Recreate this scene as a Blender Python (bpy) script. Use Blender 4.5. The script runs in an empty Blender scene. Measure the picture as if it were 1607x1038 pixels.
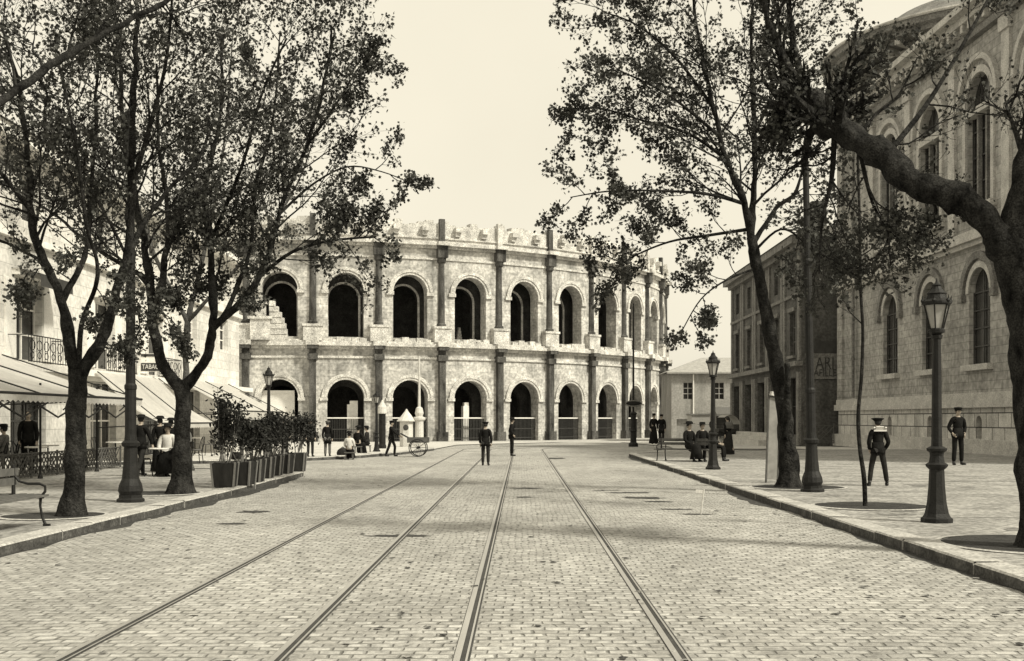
import bpy, math, random
import numpy as np
from mathutils import Vector, Matrix
R = math.radians
F = 1800.0; VX = 818.0; VY = 658.0; EYE = 1.6; PAV = 0.12
scene = bpy.context.scene
C = scene.collection
rnd = random.Random(7)

def gz(y):
    if y < 60: return 0.0
    if y < 106: return -0.55 * (y - 60) / 46
    return -0.55
def at(x, y, g=0.0):
    """ground point seen at photo pixel x,y on a floor of height g"""
    d = (EYE - g) * F / (y - VY)
    return ((x - VX) / F * d, d, g)
def pt(x, y, d):
    return Vector(((x - VX) / F * d, d, EYE + (VY - y) / F * d))

# ---------------------------------------------------------------- materials
def mat(name, v, v2=None, scale=2.0, rough=0.85, bump=0.0, bscale=None, stretch=(1, 1, 1), brick=None, mortar=None,
        streak=0.0, streak_col=0.05, spec=0.3, metal=0.0, tint=(1, 0.975, 0.92), fine=0.0):
    m = bpy.data.materials.new(name); m.use_nodes = True
    nt = m.node_tree; N = nt.nodes; L = nt.links
    b = N['Principled BSDF']
    b.inputs['Roughness'].default_value = rough
    b.inputs['Specular IOR Level'].default_value = spec
    b.inputs['Metallic'].default_value = metal
    if v2 is None: v2 = v * 1.25
    tc = N.new('ShaderNodeTexCoord')
    mp = N.new('ShaderNodeMapping'); mp.inputs['Scale'].default_value = stretch
    L.new(tc.outputs['Object'], mp.inputs['Vector'])
    no = N.new('ShaderNodeTexNoise'); no.inputs['Scale'].default_value = scale
    no.inputs['Detail'].default_value = 8; no.inputs['Roughness'].default_value = 0.65
    L.new(mp.outputs['Vector'], no.inputs['Vector'])
    cr = N.new('ShaderNodeValToRGB')
    cr.color_ramp.elements[0].position = 0.33; cr.color_ramp.elements[1].position = 0.67
    cr.color_ramp.elements[0].color = (v * tint[0], v * tint[1], v * tint[2], 1)
    cr.color_ramp.elements[1].color = (v2 * tint[0], v2 * tint[1], v2 * tint[2], 1)
    L.new(no.outputs['Fac'], cr.inputs['Fac'])
    col = cr.outputs['Color']; hgt = no.outputs['Fac']
    if fine:
        n2 = N.new('ShaderNodeTexNoise'); n2.inputs['Scale'].default_value = scale * 9; n2.inputs['Detail'].default_value = 4
        L.new(tc.outputs['Object'], n2.inputs['Vector'])
        mr = N.new('ShaderNodeMapRange'); mr.inputs['From Min'].default_value = .35; mr.inputs['From Max'].default_value = .65
        mr.inputs['To Min'].default_value = 1 - fine; mr.inputs['To Max'].default_value = 1 + fine * .5
        L.new(n2.outputs['Fac'], mr.inputs['Value'])
        mx = N.new('ShaderNodeMix'); mx.data_type = 'RGBA'; mx.blend_type = 'MULTIPLY'; mx.inputs[0].default_value = 1
        L.new(col, mx.inputs[6]); L.new(mr.outputs['Result'], mx.inputs[7]); col = mx.outputs[2]
    if streak:
        m2 = N.new('ShaderNodeMapping'); m2.inputs['Scale'].default_value = (1.1, 1.1, 0.09)
        L.new(tc.outputs['Object'], m2.inputs['Vector'])
        n3 = N.new('ShaderNodeTexNoise'); n3.inputs['Scale'].default_value = 1.0; n3.inputs['Detail'].default_value = 6
        L.new(m2.outputs['Vector'], n3.inputs['Vector'])
        mr = N.new('ShaderNodeMapRange'); mr.inputs['From Min'].default_value = .5; mr.inputs['From Max'].default_value = .72
        mr.inputs['To Min'].default_value = 0; mr.inputs['To Max'].default_value = streak
        L.new(n3.outputs['Fac'], mr.inputs['Value'])
        mx = N.new('ShaderNodeMix'); mx.data_type = 'RGBA'
        L.new(mr.outputs['Result'], mx.inputs[0]); L.new(col, mx.inputs[6]); mx.inputs[7].default_value = (streak_col, streak_col, streak_col * .92, 1)
        col = mx.outputs[2]
    if brick:
        br = N.new('ShaderNodeTexBrick')
        br.inputs['Scale'].default_value = 1.0
        br.inputs['Brick Width'].default_value = brick[0]; br.inputs['Row Height'].default_value = brick[1]
        br.inputs['Mortar Size'].default_value = brick[2]; br.inputs['Mortar Smooth'].default_value = 0.3
        br.inputs['Color1'].default_value = (1, 1, 1, 1); br.inputs['Color2'].default_value = (.8, .8, .8, 1)
        k = .45 if mortar is None else mortar
        br.inputs['Mortar'].default_value = (k, k, k, 1)
        L.new(tc.outputs['UV'], br.inputs['Vector'])
        mx = N.new('ShaderNodeMix'); mx.data_type = 'RGBA'; mx.blend_type = 'MULTIPLY'; mx.inputs[0].default_value = 1
        L.new(col, mx.inputs[6]); L.new(br.outputs['Color'], mx.inputs[7]); col = mx.outputs[2]
    L.new(col, b.inputs['Base Color'])
    if bump:
        bu = N.new('ShaderNodeBump'); bu.inputs['Strength'].default_value = bump; bu.inputs['Distance'].default_value = 0.05
        if bscale:
            n4 = N.new('ShaderNodeTexNoise'); n4.inputs['Scale'].default_value = bscale; n4.inputs['Detail'].default_value = 6
            L.new(tc.outputs['Object'], n4.inputs['Vector']); hgt = n4.outputs['Fac']
        L.new(hgt, bu.inputs['Height']); L.new(bu.outputs['Normal'], b.inputs['Normal'])
    return m

M = {}
M['arena'] = mat('weathered_limestone', .32, .74, scale=.45, bump=.7, bscale=3, brick=(1.5, .62, .03), mortar=.70, streak=.65, streak_col=.12, fine=.36)
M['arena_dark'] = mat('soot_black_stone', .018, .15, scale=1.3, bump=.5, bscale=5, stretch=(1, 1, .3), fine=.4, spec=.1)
M['arena_trim'] = mat('pale_cornice_stone', .34, .76, scale=1.2, bump=.6, bscale=6, fine=.45)
M['arena_in'] = mat('shaded_gallery_stone', .03, .08, scale=1.0, bump=.4, bscale=3, fine=.4, spec=.1)  # shade inside the arches put into the colour, far below the outer limestone
M['church'] = mat('grey_ashlar', .28, .45, scale=.5, bump=.3, bscale=12, brick=(.95, .36, .016), mortar=.55, streak=.35, streak_col=.18, fine=.3)
M['church_pale'] = mat('pale_ashlar', .36, .54, scale=2, bump=.3, bscale=12, fine=.3)
M['plinth'] = mat('rusticated_plinth', .45, .66, scale=2, bump=.5, bscale=14, brick=(1.15, .62, .03), mortar=.15, streak=.5, streak_col=.08, fine=.25)
M['glass'] = mat('dark_window_glass', .012, .03, scale=1, rough=.25, spec=.5)
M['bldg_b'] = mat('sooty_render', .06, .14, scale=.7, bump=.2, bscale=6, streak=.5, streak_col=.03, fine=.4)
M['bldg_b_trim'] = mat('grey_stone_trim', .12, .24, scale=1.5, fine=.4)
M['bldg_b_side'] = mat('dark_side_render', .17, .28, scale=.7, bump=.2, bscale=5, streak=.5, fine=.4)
M['left'] = mat('whitewashed_ashlar', .60, .82, scale=.7, bump=.15, bscale=8, brick=(1.3, .42, .012), mortar=.6, streak=.3, streak_col=.3, fine=.2)
M['left_trim'] = mat('white_trim', .66, .82, scale=2, fine=.12)
M['shopdark'] = mat('dark_shop_paint', .03, .06, scale=3, rough=.6)
M['shutter'] = mat('painted_shutter', .3, .38, scale=6, rough=.7)
M['low'] = mat('old_grey_render', .22, .34, scale=.6, streak=.4, streak_col=.15, fine=.2)
M['rooftile'] = mat('clay_roof_tiles', .26, .38, scale=3, bump=.5, bscale=9, fine=.2)
M['iron'] = mat('cast_iron', .008, .018, scale=9, rough=.6, bump=.2, bscale=40, spec=.25)
M['iron_fence'] = mat('rusty_iron', .03, .06, scale=9, rough=.6)
M['lampglass'] = mat('lantern_glass', .25, .4, scale=3, rough=.15, spec=.6)
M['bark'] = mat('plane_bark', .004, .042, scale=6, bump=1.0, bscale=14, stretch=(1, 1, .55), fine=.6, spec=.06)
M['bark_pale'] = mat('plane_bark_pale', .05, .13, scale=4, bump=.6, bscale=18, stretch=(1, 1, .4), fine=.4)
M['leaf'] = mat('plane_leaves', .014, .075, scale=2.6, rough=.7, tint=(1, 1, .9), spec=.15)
M['leaf2'] = mat('laurel_leaves', .008, .03, scale=5, rough=.6, tint=(1, 1, .9), spec=.2)
M['wood'] = mat('dark_planter_wood', .014, .035, scale=6, stretch=(1, 1, .3), bump=.3, spec=.15)
M['batten'] = mat('weathered_batten', .14, .2, scale=8)
M['benchwood'] = mat('bench_slat_wood', .07, .12, scale=8)
M['canvas'] = mat('awning_canvas', .60, .74, scale=1.6, rough=.95, bump=.2, fine=.08)
M['canvas_gray'] = mat('striped_canvas', .30, .42, scale=3, rough=.95, stretch=(1, 6, 1))
M['white'] = mat('white_paint', .5, .64, scale=3, fine=.2)
M['skin'] = mat('skin', .33, .4, scale=8, rough=.6, tint=(1, .85, .7))
M['hair'] = mat('hair', .02, .03, scale=20)
M['cloth_black'] = mat('black_wool', .006, .014, scale=9, bump=.3, bscale=30, spec=.1)
M['cloth_dark'] = mat('dark_wool', .014, .03, scale=9, bump=.3, bscale=30, spec=.1)
M['cloth_mid'] = mat('grey_wool', .09, .13, scale=9, bump=.3, bscale=30)
M['cloth_pale'] = mat('pale_linen', .5, .6, scale=9)
M['leather'] = mat('boot_leather', .012, .02, scale=9, rough=.4)
M['soil'] = mat('pit_soil', .015, .05, scale=6, bump=.9, bscale=14, fine=.5)
M['rail'] = mat('worn_rail_steel', .38, .5, scale=4, rough=.35, metal=.5, stretch=(1, .1, 1))
M['groove'] = mat('rail_groove_dirt', .03, .06, scale=5)
M['stain'] = mat('street_dung', .025, .07, scale=10, bump=.6, bscale=20, fine=.4)
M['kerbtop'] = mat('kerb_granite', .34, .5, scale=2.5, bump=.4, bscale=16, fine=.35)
M['kerbface'] = mat('dark_kerb_face', .035, .12, scale=3, bump=.6, bscale=14, fine=.4)  # road-side kerb faces, coloured darker than the kerb tops
M['pave'] = mat('sandy_pavement', .20, .38, scale=1.1, bump=.4, bscale=22, fine=.45)
M['pavestain'] = mat('damp_patch', .13, .22, scale=5, fine=.3)
M['plaza'] = mat('dusty_plaza', .42, .56, scale=.7, bump=.35, bscale=20, fine=.2)
def translucent(m, f):
    nt = m.node_tree; N = nt.nodes; L = nt.links; b = N['Principled BSDF']; out = N['Material Output']
    t = N.new('ShaderNodeBsdfTranslucent'); x = N.new('ShaderNodeMixShader'); x.inputs[0].default_value = f
    src = b.inputs['Base Color'].links[0].from_socket; L.new(src, t.inputs['Color'])
    L.new(b.outputs[0], x.inputs[1]); L.new(t.outputs[0], x.inputs[2]); L.new(x.outputs[0], out.inputs['Surface'])
translucent(M['canvas'], .45)
M['ground'] = mat('dusty_ground', .34, .48, scale=.5, bump=.3, bscale=14, fine=.2)

def road_material():
    m = bpy.data.materials.new('granite_setts'); m.use_nodes = True
    nt = m.node_tree; N = nt.nodes; L = nt.links; b = N['Principled BSDF']
    b.inputs['Roughness'].default_value = .8
    tc = N.new('ShaderNodeTexCoord')
    # wobble the rows a little
    nw = N.new('ShaderNodeTexNoise'); nw.inputs['Scale'].default_value = 1.4; nw.inputs['Detail'].default_value = 5
    L.new(tc.outputs['Object'], nw.inputs['Vector'])
    vm = N.new('ShaderNodeVectorMath'); vm.operation = 'MULTIPLY_ADD'
    vm.inputs[1].default_value = (.16, .16, 0)
    L.new(nw.outputs['Color'], vm.inputs[0]); L.new(tc.outputs['Object'], vm.inputs[2])
    br = N.new('ShaderNodeTexBrick'); br.inputs['Scale'].default_value = 1
    br.inputs['Brick Width'].default_value = .165; br.inputs['Row Height'].default_value = .125
    br.inputs['Mortar Size'].default_value = .020; br.inputs['Mortar Smooth'].default_value = .8
    br.inputs['Color1'].default_value = (.36, .35, .325, 1); br.inputs['Color2'].default_value = (.54, .53, .50, 1)
    br.inputs['Mortar'].default_value = (.42, .41, .385, 1); br.inputs['Bias'].default_value = -.2
    L.new(vm.outputs['Vector'], br.inputs['Vector'])
    # missing joints, dirt in them: patchy
    n1 = N.new('ShaderNodeTexNoise'); n1.inputs['Scale'].default_value = 9; n1.inputs['Detail'].default_value = 5; n1.inputs['Roughness'].default_value = .7
    L.new(tc.outputs['Object'], n1.inputs['Vector'])
    r1 = N.new('ShaderNodeMapRange'); r1.inputs['From Min'].default_value = .36; r1.inputs['From Max'].default_value = .6
    r1.inputs['To Min'].default_value = .58; r1.inputs['To Max'].default_value = 1.08
    L.new(n1.outputs['Fac'], r1.inputs['Value'])
    n2 = N.new('ShaderNodeTexNoise'); n2.inputs['Scale'].default_value = .45; n2.inputs['Detail'].default_value = 6; n2.inputs['Roughness'].default_value = .6
    mp = N.new('ShaderNodeMapping'); mp.inputs['Scale'].default_value = (1, .5, 1)
    L.new(tc.outputs['Object'], mp.inputs['Vector']); L.new(mp.outputs['Vector'], n2.inputs['Vector'])
    r2 = N.new('ShaderNodeMapRange'); r2.inputs['From Min'].default_value = .3; r2.inputs['From Max'].default_value = .65
    r2.inputs['To Min'].default_value = .68; r2.inputs['To Max'].default_value = 1.1
    L.new(n2.outputs['Fac'], r2.inputs['Value'])
    mm = N.new('ShaderNodeMath'); mm.operation = 'MULTIPLY'
    L.new(r1.outputs['Result'], mm.inputs[0]); L.new(r2.outputs['Result'], mm.inputs[1])
    mx = N.new('ShaderNodeMix'); mx.data_type = 'RGBA'; mx.blend_type = 'MULTIPLY'; mx.inputs[0].default_value = 1
    L.new(br.outputs['Color'], mx.inputs[6]); L.new(mm.outputs[0], mx.inputs[7])
    n5 = N.new('ShaderNodeTexNoise'); n5.inputs['Scale'].default_value = 4.5; n5.inputs['Detail'].default_value = 3
    L.new(tc.outputs['Object'], n5.inputs['Vector'])
    r5 = N.new('ShaderNodeMapRange'); r5.inputs['From Min'].default_value = .40; r5.inputs['From Max'].default_value = .62
    r5.inputs['To Min'].default_value = 0; r5.inputs['To Max'].default_value = 1
    L.new(n5.outputs['Fac'], r5.inputs['Value'])
    m5 = N.new('ShaderNodeMath'); m5.operation = 'MULTIPLY'; L.new(r5.outputs['Result'], m5.inputs[0]); L.new(br.outputs['Fac'], m5.inputs[1])
    x5 = N.new('ShaderNodeMix'); x5.data_type = 'RGBA'; L.new(m5.outputs[0], x5.inputs[0]); L.new(mx.outputs[2], x5.inputs[6]); x5.inputs[7].default_value = (.13, .127, .115, 1)
    L.new(x5.outputs[2], b.inputs['Base Color'])
    bu = N.new('ShaderNodeBump'); bu.inputs['Strength'].default_value = .7; bu.inputs['Distance'].default_value = .03
    ad = N.new('ShaderNodeMath'); ad.operation = 'MULTIPLY_ADD'; ad.inputs[1].default_value = -1.0
    L.new(br.outputs['Fac'], ad.inputs[0]); L.new(n1.outputs['Fac'], ad.inputs[2])
    L.new(ad.outputs[0], bu.inputs['Height']); L.new(bu.outputs['Normal'], b.inputs['Normal'])
    return m
M['road'] = road_material()

# ---------------------------------------------------------------- mesh helpers
class MB:
    def __init__(s): s.v = []; s.f = []; s.uv = []; s.mi = []; s.cur = 0
    def add(s, vs, fs, uvs=None):
        o = len(s.v); s.v += [tuple(p) for p in vs]
        for k, f in enumerate(fs):
            s.f.append(tuple(i + o for i in f)); s.mi.append(s.cur)
            s.uv.append(uvs[k] if uvs else None)
        return s
    def quad(s, a, b, c, d, uv=None): return s.add([a, b, c, d], [(0, 1, 2, 3)], [uv] if uv else None)
    def box(s, c, d, rz=0, rx=0, ry=0, taper=1.0, mtx=None):
        x, y, z = d[0] / 2, d[1] / 2, d[2] / 2
        vs = [Vector((sx * x * (taper if sz > 0 else 1), sy * y * (taper if sz > 0 else 1), sz * z)) for sz in (-1, 1) for sy in (-1, 1) for sx in (-1, 1)]
        m = Matrix.Rotation(rz, 3, 'Z') @ Matrix.Rotation(ry, 3, 'Y') @ Matrix.Rotation(rx, 3, 'X')
        vs = [m @ p + Vector(c) for p in vs]
        if mtx: vs = [mtx(p.x, p.y, p.z) for p in vs]
        fs = [(0, 2, 3, 1), (4, 5, 7, 6), (0, 1, 5, 4), (2, 6, 7, 3), (0, 4, 6, 2), (1, 3, 7, 5)]
        return s.add(vs, fs)
    def tube(s, pts, rad, n=8, cap=True):
        pts = [Vector(p) for p in pts]
        if not isinstance(rad, (list, tuple)): rad = [rad] * len(pts)
        vs = []; ref = None
        for i, p in enumerate(pts):
            t = (pts[min(i + 1, len(pts) - 1)] - pts[max(i - 1, 0)])
            if t.length < 1e-9: t = Vector((0, 0, 1))
            t.normalize()
            if ref is None:
                ref = t.orthogonal().normalized()
            ref = (ref - t * ref.dot(t))
            if ref.length < 1e-6: ref = t.orthogonal()
            ref.normalize(); w = t.cross(ref)
            for k in range(n):
                a = 2 * math.pi * k / n
                vs.append(p + (ref * math.cos(a) + w * math.sin(a)) * rad[i])
        fs = []
        for i in range(len(pts) - 1):
            for k in range(n):
                k2 = (k + 1) % n
                fs.append((i * n + k, i * n + k2, (i + 1) * n + k2, (i + 1) * n + k))
        if cap:
            fs.append(tuple(range(n - 1, -1, -1))); fs.append(tuple((len(pts) - 1) * n + k for k in range(n)))
        return s.add(vs, fs)
    def lathe(s, prof, n=16, c=(0, 0, 0), sx=1, sy=1, flute=0, rot=0, cap=True):
        vs = []; fs = []
        for r, z in prof:
            for k in range(n):
                a = 2 * math.pi * k / n + rot
                rr = r * (1 + (flute if k % 2 else -flute))
                vs.append((c[0] + rr * math.cos(a) * sx, c[1] + rr * math.sin(a) * sy, c[2] + z))
        for i in range(len(prof) - 1):
            for k in range(n):
                k2 = (k + 1) % n
                fs.append((i * n + k, i * n + k2, (i + 1) * n + k2, (i + 1) * n + k))
        if cap:
            fs.append(tuple(range(n - 1, -1, -1))); fs.append(tuple((len(prof) - 1) * n + k for k in range(n)))
        return s.add(vs, fs)
    def ball(s, c, r, n=10, m=6, sc=(1, 1, 1)):
        prof = []
        vs = []; fs = []
        for i in range(m + 1):
            a = -math.pi / 2 + math.pi * i / m
            for k in range(n):
                b = 2 * math.pi * k / n
                vs.append((c[0] + r * sc[0] * math.cos(a) * math.cos(b), c[1] + r * sc[1] * math.cos(a) * math.sin(b), c[2] + r * sc[2] * math.sin(a)))
        for i in range(m):
            for k in range(n):
                k2 = (k + 1) % n
                fs.append((i * n + k, i * n + k2, (i + 1) * n + k2, (i + 1) * n + k))
        return s.add(vs, fs)
    def build(s, name, m, parent=None, smooth=False, loc=None, rotz=0):
        me = bpy.data.meshes.new(name)
        me.from_pydata(s.v, [], s.f)
        mats = m if isinstance(m, list) else [m]
        for q in mats: me.materials.append(q)
        if len(mats) > 1: me.polygons.foreach_set('material_index', s.mi)
        if any(u is not None for u in s.uv):
            ul = me.uv_layers.new(name='UVMap')
            flat = []
            for f, u in zip(s.f, s.uv):
                for k in range(len(f)):
                    if u is not None: flat += [u[k][0], u[k][1]]
                    else:
                        p = s.v[f[k]]; flat += [p[0] + p[1], p[2]]
            ul.data.foreach_set('uv', flat)
        if smooth: me.polygons.foreach_set('use_smooth', [True] * len(me.polygons))
        me.update()
        return link(name, me, parent, loc, rotz)
def link(name, me, parent=None, loc=None, rotz=0):
    o = bpy.data.objects.new(name, me); C.objects.link(o)
    if parent: o.parent = parent
    if loc is not None: o.location = loc
    if rotz: o.rotation_euler.z = rotz
    return o
def tag(o, label=None, cat=None, group=None, kind=None):
    if label: o['label'] = label
    if cat: o['category'] = cat
    if group: o['group'] = group
    if kind: o['kind'] = kind
    return o
def thing(name, label, cat, loc=(0, 0, 0), rz=0, group=None):
    o = bpy.data.objects.new(name, None); C.objects.link(o)
    o.location = loc; o.rotation_euler = (0, 0, rz); o.empty_display_size = .3
    return tag(o, label, cat, group)
def copy_tree(o, parent=None):
    kids = list(o.children)
    c = o.copy(); C.objects.link(c)
    if parent: c.parent = parent
    for ch in kids: copy_tree(ch, c)
    return c
def dup(o, loc, rz=0, label=None, scale=None):
    c = copy_tree(o); c.location = loc; c.rotation_euler = (0, 0, rz)
    if label: c['label'] = label
    if scale: c.scale = (scale,) * 3
    return c
def text(name, s, size, m, parent, loc, rot, ext=.01, width=None):
    cu = bpy.data.curves.new(name, 'FONT'); cu.body = s; cu.size = size; cu.extrude = ext
    cu.align_x = 'CENTER'; cu.align_y = 'CENTER'
    t = bpy.data.objects.new('tmp', cu); C.objects.link(t)
    bpy.context.view_layer.update()
    dg = bpy.context.evaluated_depsgraph_get()
    me = bpy.data.meshes.new_from_object(t.evaluated_get(dg))
    bpy.data.objects.remove(t)
    if width:
        xs = [v.co.x for v in me.vertices]; k = width / (max(xs) - min(xs))
        for v in me.vertices: v.co.x *= k
    me.materials.clear(); me.materials.append(m)
    o = link(name, me, parent, loc); o.rotation_euler = rot
    return o

# wall builder -------------------------------------------------------------
def arch_panel(mb, P, u0, u1, z0, z1, uc, hw, zb, zs, v0, v1, n=12, arch=True, back=True):
    """a wall panel with one (arched) opening; v0 outer face, v1 inner face"""
    def q(a, b, c, d, v, flip=False):
        pts = [a, b, c, d]
        if flip: pts = pts[::-1]
        mb.quad(*[P(p[0], v, p[1]) for p in pts], uv=pts)
    for v, fl in ((v0, False), (v1, True)):
        if v == v1 and not back: continue
        if uc - hw > u0 + 1e-4: q((u0, z0), (uc - hw, z0), (uc - hw, z1), (u0, z1), v, fl)
        if u1 > uc + hw + 1e-4: q((uc + hw, z0), (u1, z0), (u1, z1), (uc + hw, z1), v, fl)
        if zb > z0 + 1e-4: q((uc - hw, z0), (uc + hw, z0), (uc + hw, zb), (uc - hw, zb), v, fl)
        if arch:
            a = [(uc - hw * math.cos(math.pi * k / n), zs + hw * math.sin(math.pi * k / n)) for k in range(n + 1)]
            for k in range(n):
                q(a[k], a[k + 1], (a[k + 1][0], z1), (a[k][0], z1), v, fl)
        elif z1 > zs + 1e-4:
            q((uc - hw, zs), (uc + hw, zs), (uc + hw, z1), (uc - hw, z1), v, fl)
    def r(a, b):
        mb.quad(P(a[0], v0, a[1]), P(a[0], v1, a[1]), P(b[0], v1, b[1]), P(b[0], v0, b[1]), uv=[(0, a[1]), (v1 - v0, a[1]), (v1 - v0, b[1]), (0, b[1])])
    r((uc - hw, zb), (uc - hw, zs)); r((uc + hw, zs), (uc + hw, zb))
    r((uc + hw, zb), (uc - hw, zb))
    if arch:
        for k in range(n): r(a[k], a[k + 1])
    else: r((uc - hw, zs), (uc + hw, zs))
def ring(mb, P, uc, zs, r0, r1, va, vb, n=16, legs=0):
    """archivolt: half ring between radii r0 and r1 from depth vb out to va"""
    pts = [(math.pi * k / n) for k in range(n + 1)]
    inn = [(uc - r0 * math.cos(t), zs + r0 * math.sin(t)) for t in pts]; out = [(uc - r1 * math.cos(t), zs + r1 * math.sin(t)) for t in pts]
    if legs:
        inn = [(uc - r0, zs - legs)] + inn + [(uc + r0, zs - legs)]; out = [(uc - r1, zs - legs)] + out + [(uc + r1, zs - legs)]
    for k in range(len(inn) - 1):
        a, b, c, d = inn[k], inn[k + 1], out[k + 1], out[k]
        mb.quad(P(a[0], va, a[1]), P(b[0], va, b[1]), P(c[0], va, c[1]), P(d[0], va, d[1]), uv=[a, b, c, d])
        mb.quad(P(d[0], va, d[1]), P(c[0], va, c[1]), P(c[0], vb, c[1]), P(d[0], vb, d[1]))
        mb.quad(P(a[0], vb, a[1]), P(b[0], vb, b[1]), P(b[0], va, b[1]), P(a[0], va, a[1]))
    for k in (0, -1):
        a, d = inn[k], out[k]
        mb.quad(P(a[0], va, a[1]), P(d[0], va, d[1]), P(d[0], vb, d[1]), P(a[0], vb, a[1]))
def ubox(mb, P, u0, u1, v0, v1, z0, z1):
    """box in wall coordinates"""
    c = [P(u, v, z) for z in (z0, z1) for v in (v0, v1) for u in (u0, u1)]
    fs = [(0, 2, 3, 1), (4, 5, 7, 6), (0, 1, 5, 4), (2, 6, 7, 3), (0, 4, 6, 2), (1, 3, 7, 5)]
    uvp = [(u, z) for z in (z0, z1) for v in (v0, v1) for u in (u0, u1)]
    uvs = [[uvp[i] for i in f] for f in fs]
    mb.add(c, fs, uvs)
def window(parent, P, uc, hw, zb, zs, v, arch=False, nx=2, nz=3, fm='left_trim', gm='glass', shut=None):
    """window frame as a part, its pane as a sub-part"""
    f = MB(); t = .06
    zt = zs + (hw if arch else 0)
    for k in range(nx + 1):
        u = uc - hw + 2 * hw * k / nx
        top = zs + (math.sqrt(max(0, hw * hw - (u - uc) ** 2)) if arch else 0)
        ubox(f, P, max(u - t / 2, uc - hw), min(u + t / 2, uc + hw), v - .05, v, zb, max(top, zb + .1))
    for k in range(nz + 1):
        z = zb + (zs - zb) * k / nz
        ubox(f, P, uc - hw, uc + hw, v - .044, v + .004, z - t / 2, z + t / 2)
    w = f.build('window', M[fm], parent)
    g = MB()
    n = 10
    if arch:
        pts = [(uc - hw, zb), (uc + hw, zb)] + [(uc + hw * math.cos(math.pi * k / n), zs + hw * math.sin(math.pi * k / n)) for k in range(n + 1)]
    else: pts = [(uc - hw, zb), (uc + hw, zb), (uc + hw, zs), (uc - hw, zs)]
    g.add([P(a, v + .03, b) for a, b in pts], [tuple(range(len(pts)))])
    g.build('pane', M[gm], w)
    return w

# ---------------------------------------------------------------- world, sun, camera
SUN_EL, SUN_AZ = 46, 122   # azimuth clockwise from +Y: behind the camera, to the right
sd = Vector((math.sin(R(SUN_AZ)) * math.cos(R(SUN_EL)), math.cos(R(SUN_AZ)) * math.cos(R(SUN_EL)), math.sin(R(SUN_EL))))
w = bpy.data.worlds.new("World"); scene.world = w; w.use_nodes = True
N = w.node_tree.nodes; L = w.node_tree.links
bg = N['Background']
sky = N.new('ShaderNodeTexSky'); sky.sky_type = 'NISHITA'; sky.sun_disc = False
sky.sun_elevation = R(SUN_EL); sky.sun_rotation = R(SUN_AZ); sky.dust_density = 4; sky.air_density = 1
hs = N.new('ShaderNodeRGBToBW'); L.new(sky.outputs[0], hs.inputs[0])
pw = N.new('ShaderNodeMath'); pw.operation = 'POWER'; pw.inputs[1].default_value = .12; L.new(hs.outputs[0], pw.inputs[0])
mx = N.new('ShaderNodeMix'); mx.data_type = 'RGBA'; mx.blend_type = 'MULTIPLY'; mx.inputs[0].default_value = 1
mx.inputs[6].default_value = (7.15, 6.65, 5.35, 1)
wt = N.new('ShaderNodeTexCoord'); wn = N.new('ShaderNodeTexNoise'); wn.inputs['Scale'].default_value = 2.2; wn.inputs['Detail'].default_value = 6
L.new(wt.outputs['Generated'], wn.inputs['Vector'])
wr = N.new('ShaderNodeMapRange'); wr.inputs['From Min'].default_value = .3; wr.inputs['From Max'].default_value = .7; wr.inputs['To Min'].default_value = .94; wr.inputs['To Max'].default_value = 1.06
L.new(wn.outputs['Fac'], wr.inputs['Value'])
wm = N.new('ShaderNodeMath'); wm.operation = 'MULTIPLY'; L.new(pw.outputs[0], wm.inputs[0]); L.new(wr.outputs['Result'], wm.inputs[1]); L.new(wm.outputs[0], mx.inputs[7])
L.new(mx.outputs[2], bg.inputs['Color']); bg.inputs['Strength'].default_value = .1
sl = bpy.data.lights.new('sun', 'SUN'); sl.energy = 4.2; sl.angle = R(7); sl.color = (1, .95, .80)
so = bpy.data.objects.new('sun', sl); C.objects.link(so); so.location = (0, -20, 40)
so.rotation_euler = (-sd).to_track_quat('-Z', 'Y').to_euler()
cam = bpy.data.cameras.new('camera'); co = bpy.data.objects.new('camera', cam); C.objects.link(co)
co.location = (0, 0, EYE); co.rotation_euler = (R(90), 0, 0)
cam.sensor_width = 36; cam.lens = F / 1607 * 36
cam.shift_x = -(VX - 803.5) / 1607; cam.shift_y = (VY - 519) / 1607
cam.clip_end = 3000; cam.clip_start = .1
scene.camera = co
scene.view_settings.view_transform = 'Standard'; scene.view_settings.look = 'None'
scene.view_settings.exposure = 0.25; scene.view_settings.gamma = 1

# ---------------------------------------------------------------- ground, road, pavements
def sheet(name, poly_fn, ys, m, dz=0.0):
    """strip sheet: poly_fn(y)->(x0,x1)"""
    mb = MB()
    for a, b in zip(ys[:-1], ys[1:]):
        x0, x1 = poly_fn(a); x2, x3 = poly_fn(b)
        mb.quad((x0, a, gz(a) + dz), (x1, a, gz(a) + dz), (x3, b, gz(b) + dz), (x2, b, gz(b) + dz))
    return tag(mb.build(name, m), kind='structure')
sheet('ground', lambda y: (-900, 900), [-300, 60, 106, 1500], M['ground'])
sheet('road', lambda y: (-60, 60), [-40, 60, 106], M['road'], .004)

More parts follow.
